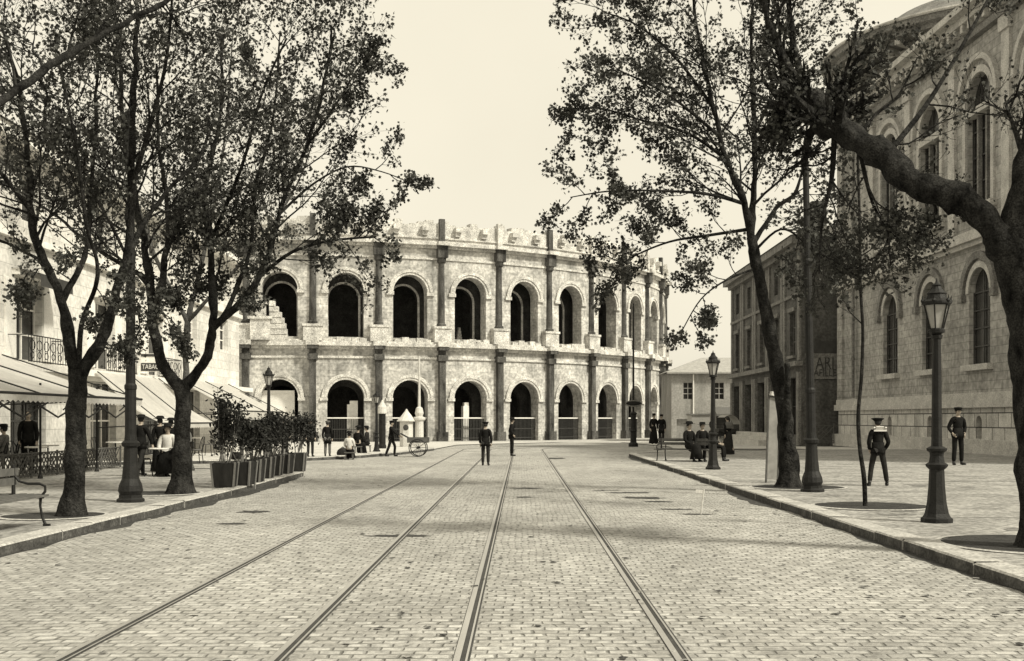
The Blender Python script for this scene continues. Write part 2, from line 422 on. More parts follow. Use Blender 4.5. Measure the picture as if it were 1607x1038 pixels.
def slab(name, outline, m, kerb_edges, h=PAV):
    """raised pavement: top polygon, with kerbstones along listed outline edges"""
    top = MB(); n = len(outline)
    pts = [Vector((x, y, gz(y) + h)) for x, y in outline]
    top.add(pts, [tuple(range(n))])
    o = tag(top.build(name, m), kind='structure')
    return o
def kerb(outline, side):
    """kerbstones along a polyline, .30 wide, individual joints; side=+1: pavement on the right of the walk"""
    top = MB(); face = MB()
    P = [Vector((x, y, 0)) for x, y in outline]
    segs = []
    for a, b in zip(P[:-1], P[1:]):
        ln = (b - a).length; k = max(1, round(ln / 1.1))
        for i in range(k): segs.append((a.lerp(b, i / k), a.lerp(b, (i + 1) / k)))
    for a, b in segs:
        t = (b - a).normalized(); nn = Vector((t.y, -t.x, 0)) * side
        a2 = a + t * .008; b2 = b - t * .008
        h = PAV + .012 + rnd.uniform(-.006, .008); e = rnd.uniform(-.012, .012)
        def q(p, off, z): v = p + nn * off; return (v.x, v.y, gz(v.y) + z)
        top.quad(q(a2, .02 + e, h), q(b2, .02 + e, h), q(b2, .33, h), q(a2, .33, h))
        top.quad(q(a2, e, h - .02), q(b2, e, h - .02), q(b2, .02 + e, h), q(a2, .02 + e, h))
        top.quad(q(b2, e, -.05), q(b2, .33, -.05), q(b2, .33, h), q(b2, e, h - .02))
        top.quad(q(a2, e, -.05), q(a2, .33, -.05), q(a2, .33, h), q(a2, e, h - .02))
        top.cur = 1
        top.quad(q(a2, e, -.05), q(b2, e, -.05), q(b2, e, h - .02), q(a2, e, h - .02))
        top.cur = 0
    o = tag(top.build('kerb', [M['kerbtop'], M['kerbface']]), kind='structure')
    return o
KL, KR = -6.05, 4.66
def curve_pts(cx, cy, r, a0, a1, n=8):
    return [(cx + r * math.cos(R(a0 + (a1 - a0) * k / n)), cy + r * math.sin(R(a0 + (a1 - a0) * k / n))) for k in range(n + 1)]
left_edge = [(KL, -20), (KL, 31.6)] + curve_pts(KL - 2.9, 31.6, 2.9, 0, 90)[1:] + [(-12, 34.9), (-17, 36.5)]
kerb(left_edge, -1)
slab('pavement', [(-30, -20)] + [(x - .2 if y < 34 else x, y - (.2 if y > 33 else 0)) for x, y in left_edge] + [(-30, 37)], M['pave'], None)
right_edge = [(KR, -20), (KR - .05, 49)] + [(x, y) for x, y in curve_pts(KR + 2.95, 49, 3, 180, 95)][1:] + [(14, 56)]
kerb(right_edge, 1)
slab('pavement', [(40, 58), (14, 55.8)] + [(x + .2, y - (.2 if y > 50 else 0)) for x, y in right_edge[::-1][1:]] + [(40, -20)], M['pave'], None)
# café side pavement and the square before the amphitheatre
far_edge = [(-17, 38.5), (-9.4, 41.8), (-6.9, 45.9), (-5.4, 51.3), (-4.4, 58), (-4.6, 59.9)]
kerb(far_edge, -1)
slab('square_pavement', [(-30, 36)] + [(x - .15, y + .1) for x, y in far_edge] + [(-30, 59.9)], M['plaza'], None)
ARI = [(-12.5, 101), (-6, 104), (1, 108.5), (5.5, 112.5), (10, 117.5)]
sheet('plaza', lambda y: (-60, -4.5 + (0 if y < 80 else (y - 80) * .35)), [59.93, 70, 80, 92, 106], M['plaza'], .05)
sheet('plaza', lambda y: (8 if y < 70 else 9, 60), [59.93, 70, 92, 106], M['plaza'], .05)
slab('square_pavement', [(14.5, 56), (60, 56), (60, 59.9), (12.5, 59.9)], M['plaza'], None)

# rails: grooved tram rails
def rail_path(x0, dxdy):
    pts = []
    for y in [-5] + list(range(0, 60, 4)) + [60]:
        pts.append((x0, y))
    x = x0
    for k in range(1, 12):
        x += .05 * k * 1.3; pts.append((x, 60 + k * 1.5))
    return pts
def track(name, x0):
    mb = MB(); pts = rail_path(x0, 0)
    for (xa, ya), (xb, yb) in zip(pts[:-1], pts[1:]):
        za, zb = gz(ya), gz(yb)
        def strip(o0, o1, z, c):
            mb.cur = c; mb.quad((xa + o0, ya, za + z), (xa + o1, ya, za + z), (xb + o1, yb, zb + z), (xb + o0, yb, zb + z))
        strip(-.055, .06, .008, 0); strip(-.05, -.005, .012, 1); strip(.03, .045, .012, 1)
    return tag(mb.build(name, [M['groove'], M['rail']]), kind='structure')
for x0 in (1.07, -.40, -1.62, -3.05): track('tram_rail', x0)

# dung and dirt patches on the setts
def blob(name, x, y, rx, ry, m, z=.009, n=22, jag=.35, kind='structure'):
    vs = [(x, y, z)]
    for k in range(n):
        a = 2 * math.pi * k / n; s = 1 + rnd.uniform(-jag, jag)
        vs.append((x + rx * s * math.cos(a), y + ry * s * math.sin(a), z))
    mb = MB(); mb.add(vs, [(0, k + 1, (k + 1) % n + 1) for k in range(n)])
    return tag(mb.build(name, m), kind=kind)
for px, py, rx, ry in ((826, 767, .36, .2), (822, 781, .22, .16), (988, 774, .5, .18), (1010, 782, .45, .3), (1030, 788, .3, .18), (1060, 800, .3, .1), (1098, 808, .28, .1),
                       (872, 720, .35, .9), (400, 804, .25, .25), (620, 842, .45, .14), (945, 771, .3, .1), (362, 823, .2, .12)):
    x, y, _ = at(px, py); blob('street_dirt', x, y, rx, ry, M['stain'])
def gutter(x0, side, y0, y1):
    mb = MB(); y = y0; w0 = .12
    while y < y1:
        w1 = max(.03, min(.34, w0 + rnd.uniform(-.09, .09))); y2 = y + .35
        mb.quad((x0, y, .0075), (x0 + side * w0, y, .0075), (x0 + side * w1, y2, .0075), (x0, y2, .0075)); w0 = w1; y = y2
    tag(mb.build('gutter_dirt', M['stain']), kind='structure')
gutter(KL, 1, 2, 31); gutter(KR, -1, 2, 49)
mb = MB()
for k in range(900):
    y = 5 + 50 * rnd.random() ** 1.5; x = rnd.uniform(KL + .1, KR - .1) if rnd.random() < .6 else rnd.choice([rnd.gauss(KR - .4, .4), rnd.gauss(KL + .4, .4), rnd.gauss(.3, .8)])
    if not KL < x < KR: continue
    r = rnd.uniform(.008, .03); a = rnd.uniform(0, 3); mb.cur = rnd.random() < .3
    mb.add([(x + r * (1 + rnd.random()) * math.cos(a + q * 1.257), y + r * (1 + rnd.random()) * math.sin(a + q * 1.257), .012 + .01 * rnd.random()) for q in range(5)], [(0, 1, 2, 3, 4)])
mb.mi = [int(q) for q in mb.mi]
tag(mb.build('street_litter', [M['stain'], M['pave']]), 'dry leaves and straw bits scattered over the cobbled roadway', 'litter', kind='stuff')
for k in range(26):
    x, y = rnd.uniform(5.4, 13), rnd.uniform(13, 46); blob('pavement_stain', x, y, rnd.uniform(.05, .3), rnd.uniform(.05, .3), M['pavestain'], PAV + .004, 14, .5)
for k in range(12):
    x, y = rnd.uniform(-11, -6.7), rnd.uniform(14, 31); blob('pavement_stain', x, y, rnd.uniform(.05, .25), rnd.uniform(.05, .25), M['pavestain'], PAV + .004, 14, .5)
# tree pits in the pavement
def pit(x, y, r):
    b = blob('tree_pit', x, y, r, r, M['soil'], PAV + .009, 32, .03)
    ringm = MB(); n = 32
    for k in range(n):
        a, c = 2 * math.pi * k / n, 2 * math.pi * (k + 1) / n
        p = lambda t, r_, z: (x + r_ * math.cos(t), y + r_ * math.sin(t), z)
        ringm.quad(p(a, r, PAV + .02), p(c, r, PAV + .02), p(c, r + .07, PAV + .012), p(a, r + .07, PAV + .012))
    tag(ringm.build('pit_edging', M['kerbtop']), kind='structure')
# pavement seams and gutter lines
def seam(x0, y0, x1, y1, w_=.03, m='groove'):
    mb = MB(); a = Vector((x0, y0, PAV + .005)); b = Vector((x1, y1, PAV + .005)); t = (b - a).normalized(); nn = Vector((-t.y, t.x, 0)) * w_ / 2
    mb.quad(a - nn, a + nn, b + nn, b - nn); tag(mb.build('pavement_seam', M[m]), kind='structure')
seam(5.6, 27.2, 18.4, 27.2, .05); seam(5.6, 22, 18, 22, .03); seam(-6.7, 28.5, -14, 28.5, .05); seam(-6.6, 14.6, -13, 14.6)
seam(-6.7, 20.3, -12, 20.3); seam(5.5, 17.2, 14, 17.2, .03)

# ---------------------------------------------------------------- amphitheatre
def amphitheatre():
    base = Vector((-2.23, 113.7, -.58))
    root = thing('amphitheatre', 'huge oval stone amphitheatre with two tiers of round arches closing the end of the boulevard', 'amphitheatre', base)
    B = 6.156; h0, h1, h2 = 4.746, 6.9685, .12619
    head = lambda i: R(h0 + h1 * i + h2 * i * i) if i >= 0 else R(h0 + h1 * i - .1 * i * i * 0)
    pts = {0: Vector((-25.70, 107.134, 0))}
    for i in range(0, 13):
        a = head(i); pts[i + 1] = pts[i] + Vector((math.cos(a), math.sin(a), 0)) * B
    for i in range(-1, -7, -1):
        a = head(i); pts[i] = pts[i + 1] - Vector((math.cos(a), math.sin(a), 0)) * B
    r_ = random.Random(3)
    wl, wu, att, inn, corn, sills = MB(), MB(), MB(), MB(), MB(), MB()
    Z0 = 0.0; dz = .58          # local z = world z + dz
    for i in range(-6, 13):
        a = head(i); t = Vector((math.cos(a), math.sin(a), 0)); n = Vector((math.sin(a), -math.cos(a), 0))
        A = pts[i] - Vector((base.x, base.y, 0))
        def P(u, v, z, A=A, t=t, n=n): return A + t * u - n * v + Vector((0, 0, z + dz))
        uc = B / 2
        arch_panel(wl, P, 0, B, -.58, 8.4, uc, 1.74, -.58, 3.6, 0, 1.3)
        arch_panel(wu, P, 0, B, 8.4, 18.4, uc, 1.68, 9.35, 13.75, 0, 1.3)
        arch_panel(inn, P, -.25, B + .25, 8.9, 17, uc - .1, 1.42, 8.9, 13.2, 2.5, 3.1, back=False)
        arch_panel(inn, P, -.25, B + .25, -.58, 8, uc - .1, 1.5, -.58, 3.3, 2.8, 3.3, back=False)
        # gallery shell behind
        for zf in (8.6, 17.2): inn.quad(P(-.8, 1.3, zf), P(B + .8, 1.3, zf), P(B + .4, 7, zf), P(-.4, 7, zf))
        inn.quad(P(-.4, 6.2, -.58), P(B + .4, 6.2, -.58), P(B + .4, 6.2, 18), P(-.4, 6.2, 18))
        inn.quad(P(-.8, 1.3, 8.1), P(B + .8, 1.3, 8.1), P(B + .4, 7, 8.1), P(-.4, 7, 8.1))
        # archivolts and imposts
        ar = MB(); ring(ar, P, uc, 3.6, 1.74, 2.28, -.10, .02); ring(ar, P, uc, 3.6, 1.98, 2.28, -.17, -.08)
        for s in (-1, 1): ubox(ar, P, uc + s * 2.05 - .36, uc + s * 2.05 + .36, -.16, .2, 3.33, 3.62)
        ar.build('archivolt', M['arena_trim'], root)
        ar = MB(); ring(ar, P, uc, 13.75, 1.68, 2.2, -.12, .02); ring(ar, P, uc, 13.75, 1.92, 2.2, -.2, -.1)
        for s in (-1, 1): ubox(ar, P, uc + s * 1.98 - .36, uc + s * 1.98 + .36, -.2, .2, 13.45, 13.78)
        ring(ar, P, uc - .1, 13.2, 1.42, 1.62, 2.4, 2.52, legs=4.2)
        ar.build('archivolt', M['arena_trim'], root)
        # horizontal mouldings
        ubox(corn, P, -.03, B + .03, -.14, .02, 7.35, 7.55)
        ubox(corn, P, -.03, B + .03, -.22, .02, 8.22, 8.5); ubox(corn, P, -.06, B + .06, -.62, .02, 8.5, 8.82)
        ubox(corn, P, -.08, B + .08, -.5, .1, 8.82, 8.98)
        ubox(corn, P, -.03, B + .03, -.12, .02, 16.95, 17.15)
        ubox(corn, P, -.03, B + .03, -.28, .02, 18.05, 18.3); ubox(corn, P, -.06, B + .06, -.66, .3, 18.3, 18.62)
        # broken sill stones
        for k in range(5):
            u = uc - 1.6 + k * .72
            hh = r_.uniform(.12, .5); ubox(sills, P, u, u + .66, -.32 + r_.uniform(-.08, .1), .5, 8.98, 8.98 + hh)
        # attic with broken crest
        z = 20.5
        for k in range(8):
            z = 20.45 + r_.uniform(-.28, .42)
            u0, u1 = B * k / 8, B * (k + 1) / 8
            ubox(att, P, u0, u1, 0, .9, 18.4, z)
        for k in (.27, .73):
            ubox(att, P, B * k - .34, B * k + .34, -.6, .1, 19.7, 20.15); ubox(att, P, B * k - .28, B * k + .28, -.34, .1, 19.3, 19.7)
        ubox(corn, P, -.02, B + .02, -.16, .02, 19.0, 19.14)
        # pilaster at the joint i
        a2 = (head(i - 1) + a) / 2 if i > -6 else a
        t2 = Vector((math.cos(a2), math.sin(a2), 0)); n2 = Vector((math.sin(a2), -math.cos(a2), 0))
        def Q(u, v, z, A=A, t2=t2, n2=n2): return A + t2 * u - n2 * v + Vector((0, 0, z + dz))
        pl = MB()
        ubox(pl, Q, -.31, .31, -.46, .1, -.4, 8.2); ubox(pl, Q, -.5, .5, -.62, .1, -.58, .35); ubox(pl, Q, -.48, .48, -.62, .1, 7.2, 7.75)
        ubox(pl, Q, -.5, .5, -.92, .1, 8.2, 8.53)
        pl.build('pilaster', M['arena_dark'], root)
        ubox(corn, Q, -.62, .62, -.98, .1, 8.53, 8.96)
        ubox(sills, Q, -.86, .86, -.58, .05, 8.97, 10.3); ubox(sills, Q, -.95, .95, -.66, .05, 10.3, 10.52)
        hc = MB()
        prof = [(.46, 10.52), (.46, 10.75), (.34, 10.85), (.32, 13), (.29, 16.6), (.42, 16.75), (.48, 17.15)]
        vs = []; fs = []; nn_ = 9
        for r0, z0 in prof:
            for k in range(nn_ + 1):
                th = math.pi * k / nn_; vs.append(Q(-r0 * math.cos(th), -r0 * math.sin(th) * 1.15, z0))
        for q in range(len(prof) - 1):
            for k in range(nn_): fs.append((q * (nn_ + 1) + k, q * (nn_ + 1) + k + 1, (q + 1) * (nn_ + 1) + k + 1, (q + 1) * (nn_ + 1) + k))
        hc.add(vs, fs); ubox(hc, Q, -.5, .5, -.6, .1, 17.15, 18.28)
        hc.build('half_column', M['arena_dark'], root)
        ubox(corn, Q, -.6, .6, -.95, .1, 18.3, 18.66)
        ap = MB(); ubox(ap, Q, -.26, .26, -.34, .1, 18.66, 20.9); ap.build('attic_pilaster', M['arena_dark'] if i % 2 else M['arena_trim'], root)
        # gates in the lower arches
        if i >= -2:
            g = MB()
            for k in range(22):
                u = uc - 1.7 + 3.4 * k / 21; ubox(g, P, u - .022, u + .022, .55, .6, -.55, 1.65)
            for z in (-.3, .6): ubox(g, P, uc - 1.72, uc + 1.72, .53, .62, z, z + .07)
            gate = g.build('iron_gate', M['iron_fence'], root)
            g = MB(); ubox(g, P, uc - 1.73, uc + 1.73, .5, .64, 1.65, 1.76); g.build('top_rail', M['left_trim'], gate)
        if i in (1, 3, 4, 5):
            g = MB(); o = {1: .7, 3: .15, 4: -.6, 5: -.9}[i]; h = {1: 3.0, 3: 2.9, 4: 1.3, 5: 1.1}[i]; hw_ = {1: .5, 3: .3, 4: .13, 5: .3}[i]
            ubox(g, P, uc + o - hw_, uc + o + hw_, 1.35, 1.9, -.58, h); ubox(g, P, uc + o - hw_ * .5, uc + o + hw_, 1.4, 1.85, h, h + .35)
            g.build('inner_pier', M['left_trim'], root)
        if i in (3, 4, 5):
            g = MB(); zt = {3: 1.9, 4: 2.2, 5: 1.4}[i]
            for k in range(6):
                z0 = 8.9 + k * zt / 6; hwk = .38 * (1 - k / 7)
                ubox(g, P, uc - .1 + .35 - hwk, uc - .1 + .35 + hwk, 3.2, 3.6, z0, z0 + zt / 6)
            g.build('broken_wall', M['arena_trim'], root)
    # end of the visible front: pale infill of first arch
    a = head(0); t = Vector((math.cos(a), math.sin(a), 0)); n = Vector((math.sin(a), -math.cos(a), 0)); A = pts[0] - Vector((base.x, base.y, 0))
    def P(u, v, z): return A + t * u - n * v + Vector((0, 0, z + dz))
    g = MB(); ubox(g, P, B / 2 - 1.74, B / 2 + 1.3, .8, 1.1, -.58, 4.2); ubox(g, P, B / 2 - 1.74, B / 2 + 1.3, .72, .8, 4.0, 4.3); g.build('arch_infill', M['left_trim'], root)
    g = MB()
    ubox(g, P, .5, 2.3, -.95, .3, 8.98, 10.9); ubox(g, P, .3, 2.5, -1.1, .3, 10.9, 11.15)
    ubox(g, P, .9, 1.9, -.6, .3, 11.15, 12.3); ubox(g, P, .7, 2.1, -.75, .3, 12.3, 12.5)
    for k in range(7):
        th = k / 6 * math.pi / 2; uu = 2.3 + 1.9 * math.sin(th); zz = 9 + 3.2 * math.cos(th) + .1
        ubox(g, P, 2.2, max(2.4, 2.5 + 1.35 * math.cos((1 - k / 6) * math.pi / 2 * .9)), -.7 + .05 * k, .2, 9 + (6 - k) * .52, 9.5 + (6 - k) * .52)
    g.build('broken_pediment', M['arena_trim'], root)
    wl.build('lower_arcade', M['arena'], root); wu.build('upper_arcade', M['arena'], root)
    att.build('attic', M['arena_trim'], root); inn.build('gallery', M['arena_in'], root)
    corn.build('cornice', M['arena_trim'], root); sills.build('pedestal_course', M['arena_trim'], root)
amphitheatre()

# ---------------------------------------------------------------- right: big stone building (church-like)
def church():
    base = Vector((19.2, 69.0, PAV)); ang = math.atan2(-1, .0367)
    t = Vector((math.cos(ang), math.sin(ang), 0)); n = Vector((t.y, -t.x, 0))  # n: outward (-X)
    if n.x > 0: n = -n
    root = thing('stone_hall', 'large grey stone public building with round arched windows and rusticated plinth on the right pavement', 'building', base)
    def P(u, v, z): return t * u - n * v + Vector((0, 0, z - PAV))
    wins = [8.4, 13.8, 19.2, 24.6, 30]
    wall, plinth, trim = MB(), MB(), MB()
    edges = [0, 5.7, 11.1, 16.5, 21.9, 27.3, 34]
    # note: u grows toward the camera
    q = lambda mb, u0, u1, z0, z1, v=0: mb.quad(P(u0, v, z0), P(u1, v, z0), P(u1, v, z1), P(u0, v, z1), uv=[(u0, z0), (u1, z0), (u1, z1), (u0, z1)])
    q(wall, 0, edges[1], 2.3, 19)
    for k, uc in enumerate(wins):
        u0, u1 = edges[k + 1], edges[k + 2] if k + 2 < len(edges) else 34
        arch_panel(wall, P, u0, u1, 2.3, 9.4, uc, 1.05, 4.0, 7.15, 0, .3, back=False)
        arch_panel(wall, P, u0, u1, 9.4, 19, uc, 1.25, 10.9, 15.4, 0, .35, back=False)
        arch_panel(plinth, P, u0, u1, PAV, 2.1, uc + .2, .3, .75, 1.45, -.12, .3, back=False)
        window(root, P, uc, 1.05, 4.0, 7.15, .24, True, 2, 4, 'shopdark')
        window(root, P, uc, 1.25, 10.9, 15.4, .29, True, 3, 4, 'shopdark')
        g = MB(); ring(g, P, uc, 7.15, 1.05, 1.32, -.06, .01)
        hm = MB(); ring(hm, P, uc, 7.15, 1.42, 1.74, -.16, .01)
        for s in (-1, 1): ubox(hm, P, uc + s * 1.6 - .2, uc + s * 1.6 + .2, -.22, .02, 6.8, 7.15)
        hm.build('hood_mould', M['bldg_b_trim'], root)
        ubox(g, P, uc - 1.35, uc + 1.35, -.28, .02, 3.72, 3.98)
        g.build('window_surround', M['church_pale'], root)
        g = MB(); ring(g, P, uc, 15.4, 1.25, 1.55, -.1, .01, legs=4.5); ring(g, P, uc, 15.4, 1.8, 2.05, -.22, .01)
        ubox(g, P, uc - 1.25, uc + 1.25, -.12, .3, 14.9, 15.2); ubox(g, P, uc - 1.7, uc + 1.7, -.3, .02, 10.6, 10.88)
        g.build('window_surround', M['church_pale'], root)
        g = MB()
        for s in (-.42, .42): ubox(g, P, uc + s - .07, uc + s + .07, .1, .28, 10.9, 14.9)
        g.build('mullion', M['bldg_b_trim'], root)
        g = MB(); ubox(g, P, uc - .1, uc + .5, .25, .3, .75, 1.75); g.build('cellar_vent', M['glass'], root)
        if k < 5:
            pil = MB(); uu = edges[k + 1]; ubox(pil, P, uu - .35, uu + .35, -.14, .02, 9.95, 18.2); ubox(pil, P, uu - .45, uu + .45, -.24, .02, 17.6, 18.2)
            pil.build('pilaster', M['church_pale'], root)
    q(plinth, 0, edges[1], PAV, 2.1, -.12)
    plinth.quad(P(0, -.12, PAV), P(0, 1, PAV), P(0, 1, 2.1), P(0, -.12, 2.1))
    ubox(trim, P, -.3, 34.3, -.3, .05, 2.1, 2.45); ubox(trim, P, -.2, 34.2, -.2, .05, 2.45, 2.75)
    ubox(trim, P, -.35, 34.3, -.36, .05, 0, .72); 
    ubox(trim, P, -.35, 34.3, -.45, .05, 9.35, 9.62); ubox(trim, P, -.2, 34.2, -.24, .05, 9.15, 9.35); ubox(trim, P, -.2, 34.2, -.15, .05, 9.62, 9.9)
    ubox(trim, P, -.5, 34.5, -.6, .1, 18.9, 19.2); ubox(trim, P, -.9, 34.9, -1.0, .1, 19.2, 19.5); sf = MB(); ubox(sf, P, -.25, 34, -.32, .1, 18.2, 18.5); sf.build('frieze', M['bldg_b_trim'], root)
    for k in range(46): ubox(trim, P, .2 + k * .73, .45 + k * .73, -.55, .05, 18.55, 18.9)
    c = MB(); ubox(c, P, -.15, .75, -.16, .5, 2.75, 18.2); c.build('corner_pier', M['church'], root)
    # rest of the volume
    ubox(wall, P, 0.01, 34, .6, 16, 0, 19)
    wall.build('wall', M['church'], root); plinth.build('plinth', M['plinth'], root); trim.build('cornice', M['church_pale'], root)
    rf = MB(); rf.add([P(-.8, -.9, 19.5), P(34.8, -.9, 19.5), P(34.8, 17, 19.5), P(-.8, 17, 19.5), P(6, 8, 22.2), P(28, 8, 22.2)],
                      [(0, 1, 5, 4), (1, 2, 5), (2, 3, 4, 5), (3, 0, 4)]); rf.build('roof', M['rooftile'], root)
    dr = MB(); pc = P(5.2, 6.9, 0)
    dr.lathe([(6.3, 20.55), (6.6, 20.6), (6.6, 20.85), (7.0, 20.9), (7.0, 21.1), (8.8, 21.2), (8.8, 21.42), (9.1, 21.5), (9.15, 21.85), (8.3, 21.95), (7.5, 22.4), (5.5, 23.8), (3, 24.8), (.2, 25.2)], 64, (pc.x, pc.y, -PAV))
    d = dr.build('rotunda_cornice', M['bldg_b_trim'], root)  # shade of the brim's underside put into a darker stone colour
    for r_, z_ in ((9.2, 21.88), (7.06, 20.98)):
        fl = MB(); fl.tube([(pc.x + r_ * math.cos(q * math.pi / 40), pc.y + r_ * math.sin(q * math.pi / 40), z_ - PAV) for q in range(81)], .09, 6, cap=False); fl.build('fillet', M['church_pale'], d)
    dw = MB(); dw.lathe([(6.2, 18.6), (6.2, 20.6)], 48, (pc.x, pc.y, -PAV)); dw.build('rotunda_wall', M['bldg_b_trim'], root)  # drum wall darkened too, deepening the brim's shade by colour
    for k in range(40):
        a = 2 * math.pi * k / 40; ww = MB(); ww.box((pc.x + 7.8 * math.cos(a), pc.y + 7.8 * math.sin(a), 21.02 - PAV), (1.6, .3, .3), rz=a); ww.build('bracket', M['church_pale'], d)
    for k in range(16):
        a = 2 * math.pi * k / 16; ww = MB(); ww.box((pc.x + 6.2 * math.cos(a), pc.y + 6.2 * math.sin(a), 19.9 - PAV), (.12, 1.1, .9), rz=a); ww.build('pane', M['glass'], d)
    dp = MB(); dp.tube([P(3.0, -.22, 19), P(3.0, -.22, 2.8)], .09, 8); 
    for z in (5, 8, 12, 15): dp.tube([P(3.0, -.22, z), P(3.0, -.22, z + .12)], .13, 8)
    dp.build('drainpipe', M['bldg_b_trim'], root)
church()

# ---------------------------------------------------------------- right: dark corner building with wall advertisement
def corner_building():
    base = Vector((17.1, 70, PAV - .12))
    root = thing('corner_building', 'sooty dark three storey corner building with steps and painted lettering on its side wall', 'building', base)
    Y0 = 23.0
    def P(u, v, z): return Vector((v, u, z))           # street front, u away from camera, v inward (+X)
    def S(u, v, z): return Vector((u, v, z))           # side wall facing the camera
    wall, trim, sh = MB(), MB(), MB()
    cols = [2.3 + 4.6 * k for k in range(5)]
    for k, uc in enumerate(cols):
        u0, u1 = 4.6 * k, 4.6 * (k + 1)
        arch_panel(wall, P, u0, u1, -.8, 5.0, uc, 1.5, .6, 4.2, 0, .5, arch=False, back=False)
        arch_panel(wall, P, u0, u1, 5.0, 9.3, uc, .7, 5.6, 8.3, 0, .35, arch=False, back=False)
        arch_panel(wall, P, u0, u1, 9.3, 12.4, uc, .6, 9.9, 11.5, 0, .35, arch=False, back=False)
        window(root, P, uc, 1.5, .6, 4.2, .4, False, 3, 2, 'shopdark')
        window(root, P, uc, .7, 5.6, 8.3, .28, False, 2, 3, 'bldg_b_trim')
        window(root, P, uc, .6, 9.9, 11.5, .28, False, 2, 2, 'bldg_b_trim')
        for uu in (u0 + .35, u1 - .35):
            pl = MB(); ubox(pl, P, uu - .28, uu + .28, -.12, .02, 5.2, 12.1); ubox(pl, P, uu - .3, uu + .3, -.18, .02, 0, 4.5); pl.build('pilaster', M['bldg_b_trim'], root)
        g = MB(); ubox(g, P, uc - .95, uc + .95, -.15, .02, 8.35, 8.6); ubox(g, P, uc - .9, uc + .9, -.2, .02, 5.4, 5.58); g.build('window_surround', M['bldg_b_trim'], root)
    ubox(trim, P, -.2, Y0, -.45, .05, 4.85, 5.15); ubox(trim, P, -.2, Y0, -.15, .05, 9.2, 9.4)
    ubox(trim, P, -.5, Y0 + .3, -.7, .1, 12.3, 12.75); ubox(trim, P, -.3, Y0, -.35, .05, 12.0, 12.3)
    wall.quad(S(0, 0, -.8), S(12, 0, -.8), S(12, 0, 12.4), S(0, 0, 12.4), uv=[(0, 0), (12, 0), (12, 12), (0, 12)])
    ubox(wall, P, 0.02, Y0, .55, 12, -.8, 12.4)
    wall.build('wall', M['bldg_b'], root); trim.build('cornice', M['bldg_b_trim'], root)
    rf = MB(); rf.add([Vector((-.8, -.6, 12.76)), Vector((13, -.6, 12.76)), Vector((13, Y0 + .5, 12.76)), Vector((-.8, Y0 + .5, 12.76)), Vector((6, 5, 15)), Vector((6, 18, 15))],
                      [(0, 1, 4), (1, 2, 5, 4), (2, 3, 5), (3, 0, 4, 5)]); rf.build('roof', M['rooftile'], root)
    ch = MB(); ch.box((2.5, 6, 14.5), (.9, 1.4, 2.4)); ch.box((2.5, 6, 15.8), (1.1, 1.6, .2)); ch.build('chimney', M['bldg_b'], root)
    # painted advertisement
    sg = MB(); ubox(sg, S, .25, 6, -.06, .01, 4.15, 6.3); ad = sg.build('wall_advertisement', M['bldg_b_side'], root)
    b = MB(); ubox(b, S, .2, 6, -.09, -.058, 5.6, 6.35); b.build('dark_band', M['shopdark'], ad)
    b = MB(); ubox(b, S, .2, 6, -.10, -.058, 5.35, 5.6); ubox(b, S, .2, 6, -.1, -.058, 4.05, 4.15); b.build('border', M['bldg_b_trim'], ad)
    text('lettering', 'ARI', 1.15, M['shopdark'], ad, (1.42, -.075, 4.98), (R(90), 0, 0), .01, 1.1)
    text('lettering', 'AFILLE', .62, M['shopdark'], ad, (1.42, -.075, 4.4), (R(90), 0, 0), .01, 1.4)
    # low fence at the foot of the side wall
    st = MB()
    for k in range(3): ubox(st, P, 4.5 + .06 * k, 20 - .06 * k, -1.7 + k * .5, -.02 + .03 * k if k < 2 else .1, -.5 - .02 * k, .22 + .22 * k)
    st.build('entrance_steps', M['plaza'], root)
corner_building()
def trellis(name, label, x0, y0, x1, y1, z, h, step=.22, wd=.025, m='benchwood', cat='fence'):
    a = Vector((x0, y0, 0)); b = Vector((x1, y1, 0)); ln = (b - a).length; t = (b - a) / ln
    root = thing(name, label, cat, (x0, y0, z))
    g = MB()
    k = int(ln / step)
    def pz(u, zz): return t * u + Vector((0, 0, zz))
    for i in range(-int(h / step) - 1, k + 1):
        for s in (1, -1):
            u0 = i * step if s == 1 else i * step + h
            u1 = u0 + h * s; z0, z1 = .04, h
            if min(u0, u1) < 0 or max(u0, u1) > ln: continue
            g.tube([pz(u0, z0), pz(u1, z1)], wd / 2, 4)
    g.build('lattice', M[m], root)
    f = MB()
    for i in range(int(ln / 1.6) + 1):
        f.tube([pz(i * 1.6, 0), pz(i * 1.6, h + .05)], .03, 6)
    f.tube([pz(0, h), pz(ln, h)], .02, 5); f.tube([pz(0, .06), pz(ln, .06)], .02, 5)
    f.build('post_and_rail', M[m], root)
    return root
trellis('lattice_fence', 'low dark lattice fence under the painted lettering of the corner building', 17.2, 69.0, 19.1, 69.0, PAV, 1.1, .3, .05)

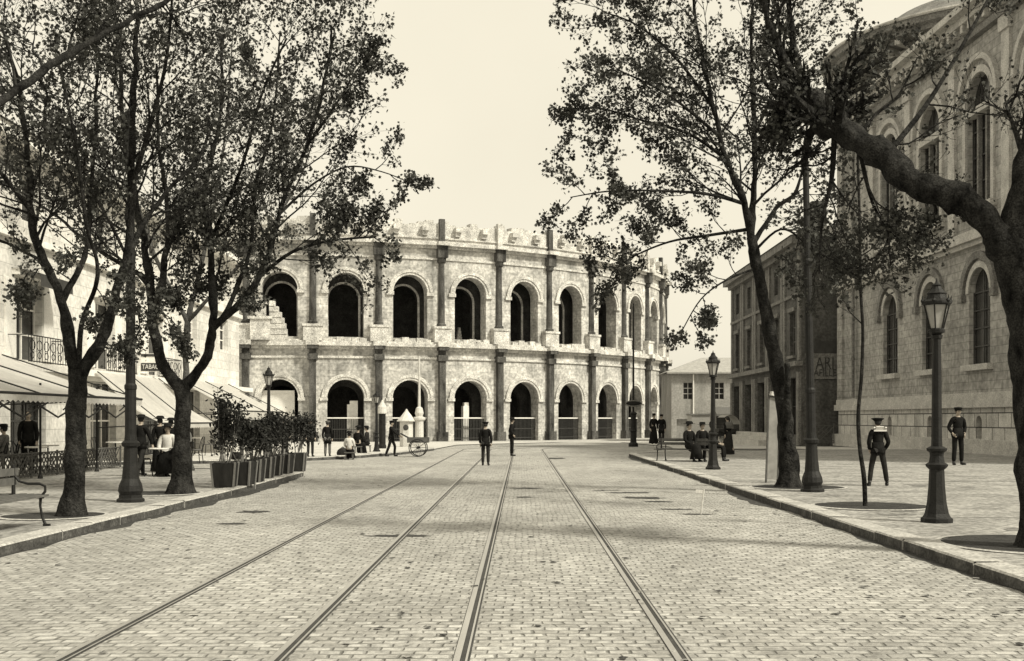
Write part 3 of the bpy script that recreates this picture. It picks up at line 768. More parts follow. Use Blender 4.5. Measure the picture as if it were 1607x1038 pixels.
# ---------------------------------------------------------------- low building at the far end on the right
def low_building():
    base = Vector((14.4, 110, -.5))
    root = thing('low_house', 'low grey house with hipped tile roof beyond the right end of the amphitheatre', 'house', base)
    def P(u, v, z): return Vector((u, v, z + .5))
    wall = MB()
    for k in range(3):
        uc = 1.6 + 3 * k
        arch_panel(wall, P, 3 * k + .1 if k else 0, 3 * (k + 1) + .1, 2.6, 6.1, uc, .45, 3.5, 5.1, 0, .25, arch=False, back=False)
        window(root, P, uc, .45, 3.5, 5.1, .2, False, 2, 3, 'shutter')
    arch_panel(wall, P, 0, 4, -.5, 2.6, 1.2, .7, -.4, 1.6, 0, .3, arch=False, back=False)
    arch_panel(wall, P, 4, 9.1, -.5, 2.6, 6.5, 2.2, -.4, 2.3, 0, .3, arch=False, back=False)
    window(root, P, 6.5, 2.2, -.4, 2.3, .25, False, 4, 2, 'shopdark')
    ubox(wall, P, .02, 11, .35, 8, -.5, 6.1)
    wall.build('wall', M['low'], root)
    rf = MB(); rf.add([P(-.5, -.5, 6.1), P(12, -.5, 6.1), P(12, 8.5, 6.1), P(-.5, 8.5, 6.1), P(3.5, 4, 7.7), P(12, 4, 7.7), P(-.5, -.5, 5.95), P(12, -.5, 5.95)],
                      [(0, 1, 5, 4), (2, 3, 4, 5), (3, 0, 4), (6, 7, 1, 0)]); rf.build('roof', M['rooftile'], root)
    aw = MB(); aw.quad(P(4.1, 0, 2.75), P(8.8, 0, 2.75), P(8.8, -1.3, 2.1), P(4.1, -1.3, 2.1)); aw.quad(P(4.1, -1.3, 2.1), P(8.8, -1.3, 2.1), P(8.8, -1.3, 1.9), P(4.1, -1.3, 1.9))
    aw.build('awning', M['cloth_mid'], root)
    pp = MB(); pp.tube([P(2.1, -.1, 0), P(2.1, -.1, 5.9)], .06, 6); pp.build('drainpipe', M['left_trim'], root)
low_building()

# ---------------------------------------------------------------- left: café building
def left_building():
    X = -15.5; base = Vector((X, 26, PAV))
    root = thing('cafe_building', 'bright whitewashed building with balcony, awnings and cafés along the left pavement', 'building', base)
    LN = 37.0
    def P(u, v, z): return Vector((-v, u, z - PAV))
    wall, trim = MB(), MB()
    def W(uc, hw, zb, zt, u0, u1, z0, z1): arch_panel(wall, P, u0, u1, z0, z1, uc, hw, zb, zt, 0, .35, arch=False, back=False)
    ue = [0, 6.5, 13.2, 19.4, 25.2, 30.8, 37]; uc_ = [3.4, 10.1, 16.6, 22.4, 28.0, 33.8]
    for k in range(6):
        u0, u1, uc = ue[k], ue[k + 1], uc_[k]
        W(uc, 1.3, PAV, 2.95, u0, u1, 0, 3.3)
        hw, zb, zt = (1.0, 3.45, 5.9) if k < 4 else (.8, 5.2, 6.8)
        if k == 4: hw, zb, zt = .8, 5.2, 6.7
        W(uc, hw, zb, zt, u0, u1, 3.3, 7.1)
        W(uc, .7, 7.8, 9.2, u0, u1, 7.1, 9.9)
        window(root, P, uc, 1.3, PAV, 2.95, .3, False, 3, 2, 'shopdark' if k % 2 else 'left_trim')
        wn = window(root, P, uc, hw, zb, zt, .28, False, 2, 3)
        window(root, P, uc, .7, 7.8, 9.2, .28, False, 2, 2)
        if k < 4:
            for s in (-1, 1):
                shm = MB(); ubox(shm, P, uc + s * (hw + .38) - .36, uc + s * (hw + .38) + .36, -.06, -.005, zb + .02, zt); shm.build('shutter', M['left_trim'], root)
            g = MB(); ubox(g, P, uc - hw - .2, uc + hw + .2, -.25, .02, zt + .12, zt + .3); g.build('window_hood', M['left_trim'], root)
    # blinds hung over two windows
    for uc, z in ((10.1, 6.15),):
        g = MB(); g.quad(P(uc - 1.25, -.02, z + .1), P(uc + 1.25, -.02, z + .1), P(uc + 1.25, -.9, z - .12), P(uc - 1.25, -.9, z - .12))
        g.quad(P(uc - 1.25, -.9, z - .12), P(uc + 1.25, -.9, z - .12), P(uc + 1.25, -.9, z - .5), P(uc - 1.25, -.9, z - .5)); g.build('window_blind', M['shopdark'], root)
    ubox(trim, P, 0, LN + .1, -.75, .02, 3.08, 3.3); ubox(trim, P, 0, LN + .1, -.3, .02, 2.95, 3.08)
    ubox(trim, P, 0, LN + .1, -.18, .02, 7.1, 7.3); ubox(trim, P, 0, LN + .3, -.6, .1, 9.9, 10.25)
    trim.build('cornice', M['left_trim'], root)
    ubox(wall, P, .02, LN, .4, 12, 0, 9.9)
    wall.build('wall', M['left'], root)
    rf = MB(); rf.add([P(-.4, -.7, 10.26), P(LN + .5, -.7, 10.26), P(LN + .5, 12.5, 10.26), P(-.4, 12.5, 10.26), P(4, 6, 12), P(LN - 5, 6, 12)],
                      [(0, 1, 5, 4), (1, 2, 5), (2, 3, 4, 5), (3, 0, 4)]); rf.build('roof', M['rooftile'], root)
    # balcony railings in scrolled iron
    bl = MB()
    for k in range(4):
        uc = uc_[k]; a, b = uc - 1.6, uc + 1.6
        for z in (3.36, 4.15): bl.tube([P(a, -.68, z), P(b, -.68, z)], .02, 5)
        for i in range(17): u = a + (b - a) * i / 16; bl.tube([P(u, -.68, 3.33), P(u, -.68, 4.15)], .011, 4)
        for i in range(6):
            u = a + .25 + i * .52
            for rr, zc in ((.2, 3.85), (.13, 3.55)):
                bl.tube([P(u + rr * math.cos(q), -.69, zc + rr * .8 * math.sin(q)) for q in [j * .7 for j in range(10)]], .014, 4)
        for u in (a, b): bl.tube([P(u, -.68, 4.15), P(u, 0, 4.15)], .018, 4)
    bl.build('balcony_railing', M['iron'], root)
    # tobacconist sign
    sg = MB(); uu = 19.8
    ubox(sg, P, uu, uu + .1, -1.1, -.3, 3.5, 4.22); ubox(sg, P, uu + .04, uu + .06, -.3, 0, 3.95, 4.0); s = sg.build('hanging_sign', M['left_trim'], root)
    g = MB(); ubox(g, P, uu - .02, uu, -1.08, -.32, 3.52, 3.84); g.build('sign_panel', M['shopdark'], s)
    g = MB(); ubox(g, P, uu - .02, uu, -1.08, -.32, 4.1, 4.2); g.build('border', M['shopdark'], s)
    text('lettering', 'TABAC', .26, M['white'], s, P(uu - .03, -.7, 3.68), (R(90), 0, 0), .01, .66)
left_building()
def awning(label, y0, y1, xa, za, xb, zb, valance=.22, m='canvas', sag=.12, arms=True):
    root = thing('awning', label, 'awning', (xa, (y0 + y1) / 2, za), group='awnings over the café terraces')
    cx, cy, cz = xa, (y0 + y1) / 2, za
    g = MB(); nu, nv = 14, 8
    vs = []
    for i in range(nu + 1):
        for j in range(nv + 1):
            s = j / nv; y = y0 + (y1 - y0) * i / nu
            x = xa + (xb - xa) * s; z = za + (zb - za) * s - sag * math.sin(math.pi * s) - .03 * abs(math.sin(math.pi * i * .5)) * math.sin(math.pi * s)
            vs.append((x - cx, y - cy, z - cz))
    fs = [(i * (nv + 1) + j, (i + 1) * (nv + 1) + j, (i + 1) * (nv + 1) + j + 1, i * (nv + 1) + j + 1) for i in range(nu) for j in range(nv)]
    g.add(vs, fs); g.build('canvas', M[m], root, smooth=True)
    v = MB(); ns = int((y1 - y0) / .25)
    for i in range(ns):
        a = y0 + (y1 - y0) * i / ns - cy; b = y0 + (y1 - y0) * (i + 1) / ns - cy; x = xb - cx + .005; z = zb - cz
        v.add([(x, a, z), (x, b, z), (x, b, z - valance * .75), (x, (a + b) / 2, z - valance), (x, a, z - valance * .75)], [(0, 1, 2, 3, 4)])
    v.build('valance', M[m], root)
    f = MB(); f.tube([(xb - cx, y0 - cy, zb - cz), (xb - cx, y1 - cy, zb - cz)], .03, 6)
    if arms:
        for y in np.linspace(y0 + .1, y1 - .1, max(2, int((y1 - y0) / 3.2) + 1)):
            f.tube([(xb - cx, y - cy, zb - cz - .02), (.05, y - cy, (zb - za) - .15)], .02, 5)
            f.tube([(xb - cx, y - cy, zb - cz), (.03, y - cy, 0)], .02, 5)
    f.build('frame', M['iron'], root)
    return root
aw = awning('long pale canvas café awning at the far left over the fenced terrace', 19, 32.5, -14.7, 3.42, -10.75, 2.16, .2)
# scissor arms hanging below the first awning
g = MB()
for i in range(7):
    y = -6.6 + i * 1.9
    for s in (0, 1):
        g.tube([(3.9, y, -1.3 if s else -1.78), (3.9, y + 1.9, -1.78 if s else -1.3)], .022, 5)
        g.tube([(3.9, y + .3, -1.3 if s else -1.6), (3.9, y + 1.2, -1.6 if s else -1.3)], .018, 5)
g.build('scissor_arms', M['iron'], aw)
awning('steep pale canvas awning hanging low between the lamp pole and the second plane tree', 39.6, 46.5, -14.7, 3.25, -12.4, 1.45, .2, sag=.25)
awning('far pale canvas awning above the potted shrubs, nearest the amphitheatre', 49, 57.5, -14.7, 3.35, -11.9, 1.95, .35)
# posts of the first awning
for y in (24.5, 28.5, 32.3):
    g = MB(); g.tube([(0, 0, 0), (0, 0, 2.38)], .03, 8); g.lathe([(.07, 0), (.06, .05), (.03, .1)], 8)
    tag(g.build('awning_post', M['iron'], loc=(-11.95, y, PAV)), {24.5: 'nearest slender iron post holding the long awning front', 28.5: 'middle slender iron post holding the long awning front', 32.3: 'farthest slender iron post at the corner of the long awning'}[y], 'post', 'posts of the long awning')
trellis('terrace_fence', 'low crossed lattice fence round the café terrace at the far left', -12.3, 24, -12.3, 35.2, PAV, .62, .21, .035)

# café furniture
def cafe_table():
    t = thing('cafe_table', 'round iron café table', 'table')
    g = MB(); g.lathe([(.3, .70), (.31, .72), (.3, .735)], 16); g.build('table_top', M['left_trim'], t)
    g = MB(); g.tube([(0, 0, .05), (0, 0, .7)], .025, 6)
    for k in range(3):
        a = k * 2.094; g.tube([(0, 0, .12), (.15 * math.cos(a), .15 * math.sin(a), .1), (.24 * math.cos(a), .24 * math.sin(a), 0)], .018, 5)
    g.build('pedestal', M['iron'], t); return t
def cafe_chair():
    t = thing('cafe_chair', 'bentwood café chair', 'chair')
    g = MB(); g.lathe([(.19, .43), (.21, .45), (.19, .47)], 14); g.build('seat', M['benchwood'], t)
    for sx in (-1, 1):
        for sy in (-1, 1):
            g = MB(); g.tube([(sx * .15, sy * .15, .44), (sx * .19, sy * .2, 0)], .015, 5); g.build('leg', M['iron'], t)
    g = MB(); g.tube([(-.17, -.17, .44), (-.19, -.24, .75), (-.1, -.27, .88), (.1, -.27, .88), (.19, -.24, .75), (.17, -.17, .44)], .014, 6)
    g.tube([(-.08, -.18, .46), (-.06, -.26, .85)], .01, 5); g.tube([(.08, -.18, .46), (.06, -.26, .85)], .01, 5); g.build('backrest', M['iron'], t); return t
tb = cafe_table(); cc = cafe_chair()
spots = [(-13.2, 25.8), (-13.6, 28.4), (-13.1, 31.0), (-13.7, 33.2), (-13.3, 37.6), (-13.2, 46.4), (-11.3, 37.9), (-9.3, 29.6), (-14.5, 27.0), (-14.4, 30.9), (-10.6, 44.5)]
where = ['nearest on the terrace', 'near the waiter', 'by the dark doorway', 'at the far fence end', 'behind the left tramway pole', 'between the two far awnings', 'on the open pavement beyond the fence', 'behind the row of tubs', 'against the café wall, far left', 'behind the waiter', 'under the far awning']
for i, (x, y) in enumerate(spots):
    if i == 0: tb.location = (x, y, PAV); tb['label'] = 'round iron café table ' + where[0]; tb['group'] = 'café tables'
    else: dup(tb, (x, y, PAV), 0, 'round iron café table ' + where[i])
    for j, a in enumerate((.6, 2.9)):
        cx, cy = x + .55 * math.cos(a), y + .55 * math.sin(a); rz = a + math.pi / 2
        lb = 'bentwood chair on the %s side of the table %s' % (('boulevard', 'wall')[j], where[i])
        if i == 0 and j == 0: cc.location = (cx, cy, PAV); cc.rotation_euler.z = rz; cc['label'] = lb; cc['group'] = 'café chairs'
        else: dup(cc, (cx, cy, PAV), rz, lb)

# ---------------------------------------------------------------- lamps and poles
def lamp():
    t = thing('street_lamp', '', 'street lamp', group='gas street lamps')
    g = MB()
    g.lathe([(.22, 0), (.22, .06), (.19, .08), (.165, .13), (.135, .28), (.115, .5), (.105, .72), (.10, .78)], 8, rot=.39)
    g.lathe([(.11, .76), (.15, .80), (.16, .83), (.11, .86), (.095, .95), (.10, 1.0), (.14, 1.03), (.145, 1.06), (.09, 1.09)], 12)
    g.build('base', M['iron'], t)
    g = MB(); g.lathe([(.075, 1.07), (.07, 1.3), (.062, 2.2), (.055, 2.62), (.075, 2.64), (.08, 2.68), (.05, 2.70)], 12, flute=.05); g.build('shaft', M['iron'], t)
    g = MB(); g.lathe([(.05, 2.69), (.11, 2.72), (.115, 2.76), (.09, 2.78)], 12)
    for k in range(6):
        a = k * math.pi / 3
        g.tube([(.095 * math.cos(a), .095 * math.sin(a), 2.77), (.18 * math.cos(a), .18 * math.sin(a), 3.12)], .011, 5)
        g.ball((.2 * math.cos(a), .2 * math.sin(a), 3.17), .032, 6, 4)
        g.tube([(.2 * math.cos(a), .2 * math.sin(a), 3.17), (.21 * math.cos(a), .21 * math.sin(a), 3.25)], [.015, .004], 5)
    g.lathe([(.18, 3.11), (.21, 3.13), (.21, 3.16), (.15, 3.2), (.13, 3.26), (.14, 3.28), (.08, 3.34), (.06, 3.38), (.07, 3.4), (.02, 3.44), (.005, 3.5)], 12)
    ln = g.build('lantern', M['iron'], t)
    g = MB(); g.lathe([(.085, 2.78), (.165, 3.11)], 6); g.build('glass', M['lampglass'], ln)
    return t
lp = lamp()
x, y, _ = at(1470, 820, PAV); lp.location = (x, y, PAV); lp['label'] = 'black cast iron gas lamp in the right foreground near the kerb'
x, y, _ = at(1119, 737, PAV); dup(lp, (x, y, PAV), .2, 'black gas lamp on the right pavement beside the bench with seated people')
dup(lp, (-9.6, 43.6, PAV), .4, 'black gas lamp rising behind the potted shrubs on the left')
x, y, _ = at(591, 709, PAV); dup(lp, (x, y, PAV), .7, 'small distant gas lamp on the square beside the seated women', .8)
def tram_pole(H):
    t = thing('tram_pole', '', 'pole', group='tall iron tramway poles')
    g = MB()
    g.lathe([(.24, 0), (.24, .05), (.20, .08), (.20, .13)], 8, rot=.39)
    g.lathe([(.18, .12), (.215, .2), (.20, .3), (.15, .42), (.125, .7), (.115, .98), (.15, 1.0), (.16, 1.06), (.11, 1.1), (.10, 1.2)], 14)
    g.build('base', M['iron'], t)
    g = MB(); g.lathe([(.10, 1.15), (.098, 2.0), (.11, 2.02), (.11, 2.08), (.085, 2.12), (.08, 4.6), (.095, 4.63), (.095, 4.7), (.07, 4.75), (.062, H)], 12); g.build('shaft', M['iron'], t)
    g = MB(); g.lathe([(.08, H), (.09, H + .06), (.03, H + .14), (.045, H + .2), (.005, H + .38)], 8); g.build('finial', M['iron'], t)
    return t
tp = tram_pole(6.9)
x, y, _ = at(1275, 772, PAV); tp.location = (x, y, PAV); tp.rotation_euler = (0, R(-1.2), 0); tp['label'] = 'tall dark tramway pole with flared base beside the leaning plane tree on the right'
x, y, _ = at(205, 788, PAV); dup(tp, (x, y, PAV), 0, 'tall dark tramway pole with flared base between the two left plane trees')
def clock_post():
    x, y, _ = at(994, 698, 0)
    t = thing('sign_post', 'tall thin dark post with an oval ring sign in the middle distance before the amphitheatre', 'post', (x, y, gz(y)))
    g = MB(); g.lathe([(.3, 0), (.3, .2), (.2, .3), (.17, .9), (.22, 1.0), (.18, 1.1), (.17, 2.0), (.24, 2.1), (.12, 2.2)], 10); g.build('base', M['iron'], t)
    g = MB(); g.tube([(0, 0, 2.1), (0, 0, 9)], [.07, .045], 8); g.build('shaft', M['iron'], t)
    g = MB(); g.ball((0, 0, 2.72), .55, 20, 8, (1, .25, .34)); s = g.build('oval_sign', M['iron'], t)
    g = MB(); g.tube([(.5 * math.cos(q * .314), -.13, 2.72 + .17 * math.sin(q * .314)) for q in range(21)], .035, 6, cap=False); g.build('rim', M['bldg_b_trim'], s)
clock_post()
def flagpole():
    x, y, _ = at(658, 697, PAV)
    t = thing('flagpole', 'pale mast rising from a white moulded pedestal before the third lower arch', 'flagpole', (x, y, gz(y) + .05))
    g = MB(); g.box((0, 0, .15), (.95, .95, .3)); g.lathe([(.36, .3), (.26, .5), (.25, 1.5), (.36, 1.62), (.36, 1.75), (.2, 1.8), (.26, 2.0), (.2, 2.3), (.07, 2.4)], 12); g.build('pedestal', M['white'], t)
    g = MB(); g.tube([(0, 0, 2.3), (0, 0, 5.4)], [.085, .05], 8); g.build('mast', M['white'], t)
flagpole()
def kiosk():
    x, y, _ = at(638, 697, PAV)
    t = thing('kiosk', 'small white kiosk with a pointed conical roof on the square', 'kiosk', (x, y, gz(y) + .05))
    g = MB(); g.lathe([(.42, 0), (.42, 1.5)], 8, rot=.39); g.build('body', M['white'], t)
    g = MB(); g.lathe([(.58, 1.5), (.6, 1.55), (.4, 1.75), (.12, 2.1), (.03, 2.25)], 8, rot=.39); g.build('roof', M['white'], t)
    g = MB(); g.ball((0, -.40, 1.15), .17, 12, 6, (1, .2, 1)); g.build('round_hatch', M['shopdark'], t)
kiosk()
def pillar():
    x, y, _ = at(600, 704, PAV)
    t = thing('advertising_column', 'narrow dark advertising column with pale cap beside the small distant lamp', 'column', (x, y, gz(y) + PAV))
    g = MB(); g.lathe([(.2, 0), (.2, .15), (.17, .2), (.17, 1.7), (.19, 1.75)], 12); g.build('shaft', M['cloth_dark'], t)
    g = MB(); g.lathe([(.22, 1.75), (.24, 1.8), (.22, 2.1), (.1, 2.3), (.02, 2.45)], 12); g.build('cap', M['white'], t)
pillar()

# leaning board against the plane tree
bx, by, _ = at(1211, 758, PAV)
t = thing('leaning_board', 'tall narrow grey notice board on edge beside the leaning plane tree', 'notice board', (bx, by, PAV), R(4))
t.rotation_euler = (0, R(2), R(4))
g = MB(); g.box((.0, 0, 1.03), (.24, .05, 1.9)); g.build('panel', M['low'], t)
g = MB(); g.box((-.135, 0, 1.0), (.03, .07, 2.0)); g.box((.135, 0, 1.0), (.03, .07, 2.0)); g.build('frame', M['benchwood'], t)
g = MB(); g.box((.02, 0, 2.05), (.24, .16, .09), ry=.25); g.build('cap', M['white'], t)
# little white flag standing in the road
x, y, _ = at(1100, 808)
t = thing('marker_flag', 'thin white stick with a small white flag standing in the road near the right kerb', 'marker', (x, y, .004))
g = MB(); g.tube([(0, 0, 0), (.05, 0, .42)], .014, 6); g.build('stick', M['white'], t)
g = MB(); g.box((-.02, 0, .385), (.13, .012, .06), ry=.1); g.build('flag', M['white'], t)

# ---------------------------------------------------------------- benches
def bench():
    t = thing('double_bench', '', 'bench', group='double sided iron benches')
    L2 = 1.0
    g = MB()
    for sx in (-1, 1):
        for k in range(4): g.box((sx * (.1 + .1 * k), 0, .43 - .004 * k), (.08, 2 * L2, .03))
    g.build('seat', M['benchwood'], t)
    g = MB()
    for k in range(2): g.box((0, 0, .62 + k * .13), (.035, 2 * L2, .1))
    g.build('backrest', M['benchwood'], t)
    for sy in (-1, 1):
        g = MB(); y = sy * (L2 - .12)
        g.tube([(0, y, .38), (0, y, .85)], [.03, .022], 6)
        for sx in (-1, 1):
            g.tube([(sx * .0, y, .72), (sx * .08, y, .62), (sx * .2, y, .585), (sx * .36, y, .585), (sx * .44, y, .55), (sx * .44, y, .48), (sx * .4, y, .43)], .019, 6)
            g.tube([(0, y, .4), (sx * .42, y, .4)], .022, 6)
            g.tube([(sx * .38, y, .42), (sx * .37, y, .28), (sx * .40, y, .12), (sx * .45, y, .0)], [.024, .018, .018, .024], 6)
            g.box((sx * .46, y, .015), (.09, .05, .03))
        g.build('end_frame', M['iron'], t)
    return t
bn = bench(); bn.location = (-7.03, 15.0, PAV); bn['label'] = 'dark double sided bench with scrolled iron ends cut by the left edge of the picture'
bnr = dup(bn, (5.75, 40.3, PAV), R(62), 'iron bench on the right pavement with dark dressed people sitting on it')

# ---------------------------------------------------------------- foliage
LEAF = np.array([(0, 0, 0), (.42, .18, .06), (.34, .42, .1), (.55, .72, -.05), (.16, .70, .05), (0, 1.05, -.12), (-.16, .70, .05), (-.55, .72, -.05), (-.34, .42, .1), (-.42, .18, .06)])
def leaf_mesh(name, pts, sizes, m, parent, rng, shape=LEAF, droop=.5):
    n = len(pts); pts = np.asarray(pts, dtype=np.float64); sizes = np.asarray(sizes)
    # random frames
    d = rng.normal(size=(n, 3)); d[:, 2] -= droop; d /= np.linalg.norm(d, axis=1)[:, None]
    e = rng.normal(size=(n, 3)); e -= (e * d).sum(1)[:, None] * d; e /= np.linalg.norm(e, axis=1)[:, None]
    f = np.cross(d, e)
    k = len(shape)
    V = pts[:, None, :] + sizes[:, None, None] * (shape[None, :, 0, None] * e[:, None, :] + shape[None, :, 1, None] * d[:, None, :] + shape[None, :, 2, None] * f[:, None, :])
    V = V.reshape(-1, 3)
    me = bpy.data.meshes.new(name)
    me.vertices.add(n * k); me.vertices.foreach_set('co', V.ravel())
    me.loops.add(n * k); me.loops.foreach_set('vertex_index', np.arange(n * k, dtype=np.int32))
    me.polygons.add(n); me.polygons.foreach_set('loop_start', np.arange(0, n * k, k, dtype=np.int32))
    me.polygons.foreach_set('loop_total', np.full(n, k, dtype=np.int32))
    me.materials.append(m); me.update(calc_edges=True); me.validate()
    return link(name, me, parent)

def tree(label, base, limbs, seed, spec, group='plane trees lining the boulevard', bark='bark', name='plane_tree'):
    """limbs: list of dict(p=[points world], r=[r0,r1], sub=density, start=fraction)"""
    rng = np.random.default_rng(seed); rr = random.Random(seed)
    B = Vector(base); root = thing(name, label, 'tree', base, group=group)
    tr = MB(); br = MB(); LP = []; LS = []
    def smooth(pts, n=5):
        out = []
        P = [pts[0]] + list(pts) + [pts[-1]]
        for i in range(1, len(P) - 2):
            for k in range(n):
                t = k / n; p0, p1, p2, p3 = P[i - 1], P[i], P[i + 1], P[i + 2]
                out.append(.5 * ((2 * p1) + (p2 - p0) * t + (2 * p0 - 5 * p1 + 4 * p2 - p3) * t * t + (3 * p1 - p0 - 3 * p2 + p3) * t ** 3))
        out.append(P[-2]); return out
    def rand_perp(d):
        v = Vector((rr.gauss(0, 1), rr.gauss(0, 1), rr.gauss(0, 1))); v -= d * v.dot(d); return v.normalized()
    def grow(p, d, Ln, r, lvl):
        n = 5 if lvl < spec['lv'] else 3
        pts = [p.copy()]; q = p.copy(); dd = d.copy()
        for i in range(n):
            dd = (dd + Vector((rr.gauss(0, 1), rr.gauss(0, 1), rr.gauss(0, 1))) * spec.get('wob', .16) + Vector((0, 0, spec.get('up', .06)))).normalized()
            q = q + dd * Ln / n; pts.append(q.copy())
        rad = [max(.003, r * (1 - .75 * i / n)) for i in range(n + 1)]
        br.tube([x - B for x in pts], rad, 5 if lvl == 1 else 3, cap=False)
        if lvl >= spec['lv']:
            k = spec.get('leaves', 10)
            for j in range(k):
                t = rr.uniform(.1, 1.05); i = min(n - 1, int(t * n)); b = pts[i].lerp(pts[i + 1], min(1, t * n - i))
                LP.append(b - B + Vector((rr.gauss(0, 1), rr.gauss(0, 1), rr.gauss(0, 1))) * .055)
                LS.append(rr.uniform(.6, 1.15) * spec.get('leaf', .11))
            return
        kk = spec['kids'][lvl - 1]
        for j in range(kk):
            t = .2 + .8 * (j + rr.random()) / kk; i = min(n - 1, int(t * n)); b = pts[i].lerp(pts[i + 1], min(1, t * n - i))
            ax = (pts[i + 1] - pts[i]).normalized(); sp = rr.uniform(.5, 1.1)
            cd = (ax + rand_perp(ax) * sp).normalized()
            grow(b, cd, Ln * rr.uniform(.38, .6) * (1.15 - .4 * t), r * .5, lvl + 1)
    for lm in limbs:
        pts = smooth([Vector(p) for p in lm['p']], 10 if lm['r'][0] > .08 else 5); n = len(pts)
        r0, r1 = lm['r']
        rad = [r0 + (r1 - r0) * (i / (n - 1)) ** .8 for i in range(n)]
        if lm.get('flare'):
            for i in range(n):
                h = pts[i].z - pts[0].z
                rad[i] *= 1 + .75 * math.exp(-h / .16) + .12 * math.exp(-h / .8)
        if lm.get('knots'):
            for i in range(n): rad[i] *= 1 + .16 * math.sin(i * .55) * math.sin(i * .21 + 1) + (.14 if i % 13 == 6 else 0)
        for i in range(n): rad[i] *= .88 * (1 + .04 * math.sin(i * .8 + seed))
        (tr if r0 > .05 else br).tube([p - B for p in pts], rad, 18 if r0 > .1 else 9 if r0 > .04 else 5)
        k = lm.get('sub', 0)
        st = lm.get('start', .2)
        for j in range(k):
            t = st + (1 - st) * (j + rr.random()) / k; f = t * (n - 1); i = min(n - 2, int(f)); b = pts[i].lerp(pts[i + 1], f - i)
            ax = (pts[i + 1] - pts[i]).normalized()
            bias = Vector(lm.get('bias', (0, 0, 0)))
            cd = (ax * lm.get('ax', .8) + rand_perp(ax) * rr.uniform(.5, 1.1) + bias).normalized()
            grow(b, cd, lm.get('len', 2.0) * rr.uniform(.65, 1.2) * (1.2 - .5 * t), max(.012, rad[i] * .4), 1)
    import mathutils
    nv = []
    for v in tr.v:
        q = Vector(v); nz = mathutils.noise.noise_vector(q * 2.3 + Vector((seed, 0, 0))) * .05 + mathutils.noise.noise_vector(q * 7 + Vector((0, seed, 0))) * .022
        nv.append(tuple(q + Vector((nz.x, nz.y, 0))))
    tr.v = nv
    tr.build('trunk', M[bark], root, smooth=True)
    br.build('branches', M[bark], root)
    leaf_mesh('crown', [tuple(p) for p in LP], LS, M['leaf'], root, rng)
    return root, len(LP)

def P3(lst): return [pt(x, y, d) for x, y, d in lst]
tot = 0
S1 = dict(lv=3, kids=[6, 5], leaves=6, leaf=.062)
# left tree 1 (x 115, depth 17.2)
d = (EYE - PAV) * F / 152
b1 = (at(115, 810, PAV)[0], at(115, 810, PAV)[1], PAV)
o, n = tree('nearest whole plane tree on the left pavement, behind the iron bench', b1, [
    dict(p=P3([(113, 812, d), (117, 740, d), (119, 640, d), (122, 580, d)]), r=(.165, .155), flare=1),
    dict(p=P3([(122, 590, d), (108, 530, d), (92, 460, d - .1), (66, 400, d - .2), (48, 330, d - .4), (40, 200, d - .6), (10, 60, d - .8)]), r=(.125, .03), sub=12, start=.45, len=2.1),
    dict(p=P3([(96, 480, d - .1), (118, 430, d + .1), (140, 380, d + .3), (142, 300, d + .5), (150, 180, d + .8), (150, 40, d + 1)]), r=(.065, .02), sub=10, start=.3, len=1.8),
    dict(p=P3([(124, 585, d), (128, 510, d - .1), (150, 450, d - .4), (152, 410, d - .5), (135, 350, d - .8), (120, 230, d - 1.2), (90, 90, d - 1.5)]), r=(.05, .02), sub=9, start=.45, len=1.8),
    dict(p=P3([(126, 590, d), (158, 535, d), (180, 470, d + .1), (200, 400, d + .2), (205, 300, d + .3), (208, 180, d + .3), (215, 40, d + .3), (220, -60, d + .3)]), r=(.12, .03), sub=13, start=.4, len=1.9),
    dict(p=P3([(200, 405, d + .2), (240, 330, d + .4), (300, 260, d + .7), (340, 190, d + 1)]), r=(.06, .02), sub=9, start=.2, len=1.6),
    dict(p=P3([(205, 300, d + .2), (235, 200, d - .2), (260, 100, d - .4), (270, 0, d - .6)]), r=(.05, .02), sub=7, start=.2, len=1.6),
    dict(p=P3([(48, 330, d - .4), (0, 270, d - .7), (-60, 200, d - .9)]), r=(.05, .02), sub=7, start=.1, len=1.7),
    dict(p=P3([(150, 450, d - .4), (166, 480, d - .5), (160, 530, d - .6)]), r=(.012, .005), sub=4, start=.1, len=.6),
    dict(p=P3([(112, 440, d), (75, 420, d - .5), (40, 430, d - .8)]), r=(.014, .005), sub=4, start=.1, len=.6),
    dict(p=P3([(185, 450, d), (210, 470, d - .3), (222, 530, d - .4)]), r=(.012, .005), sub=4, start=.1, len=.6),
], 11, S1); tot += n
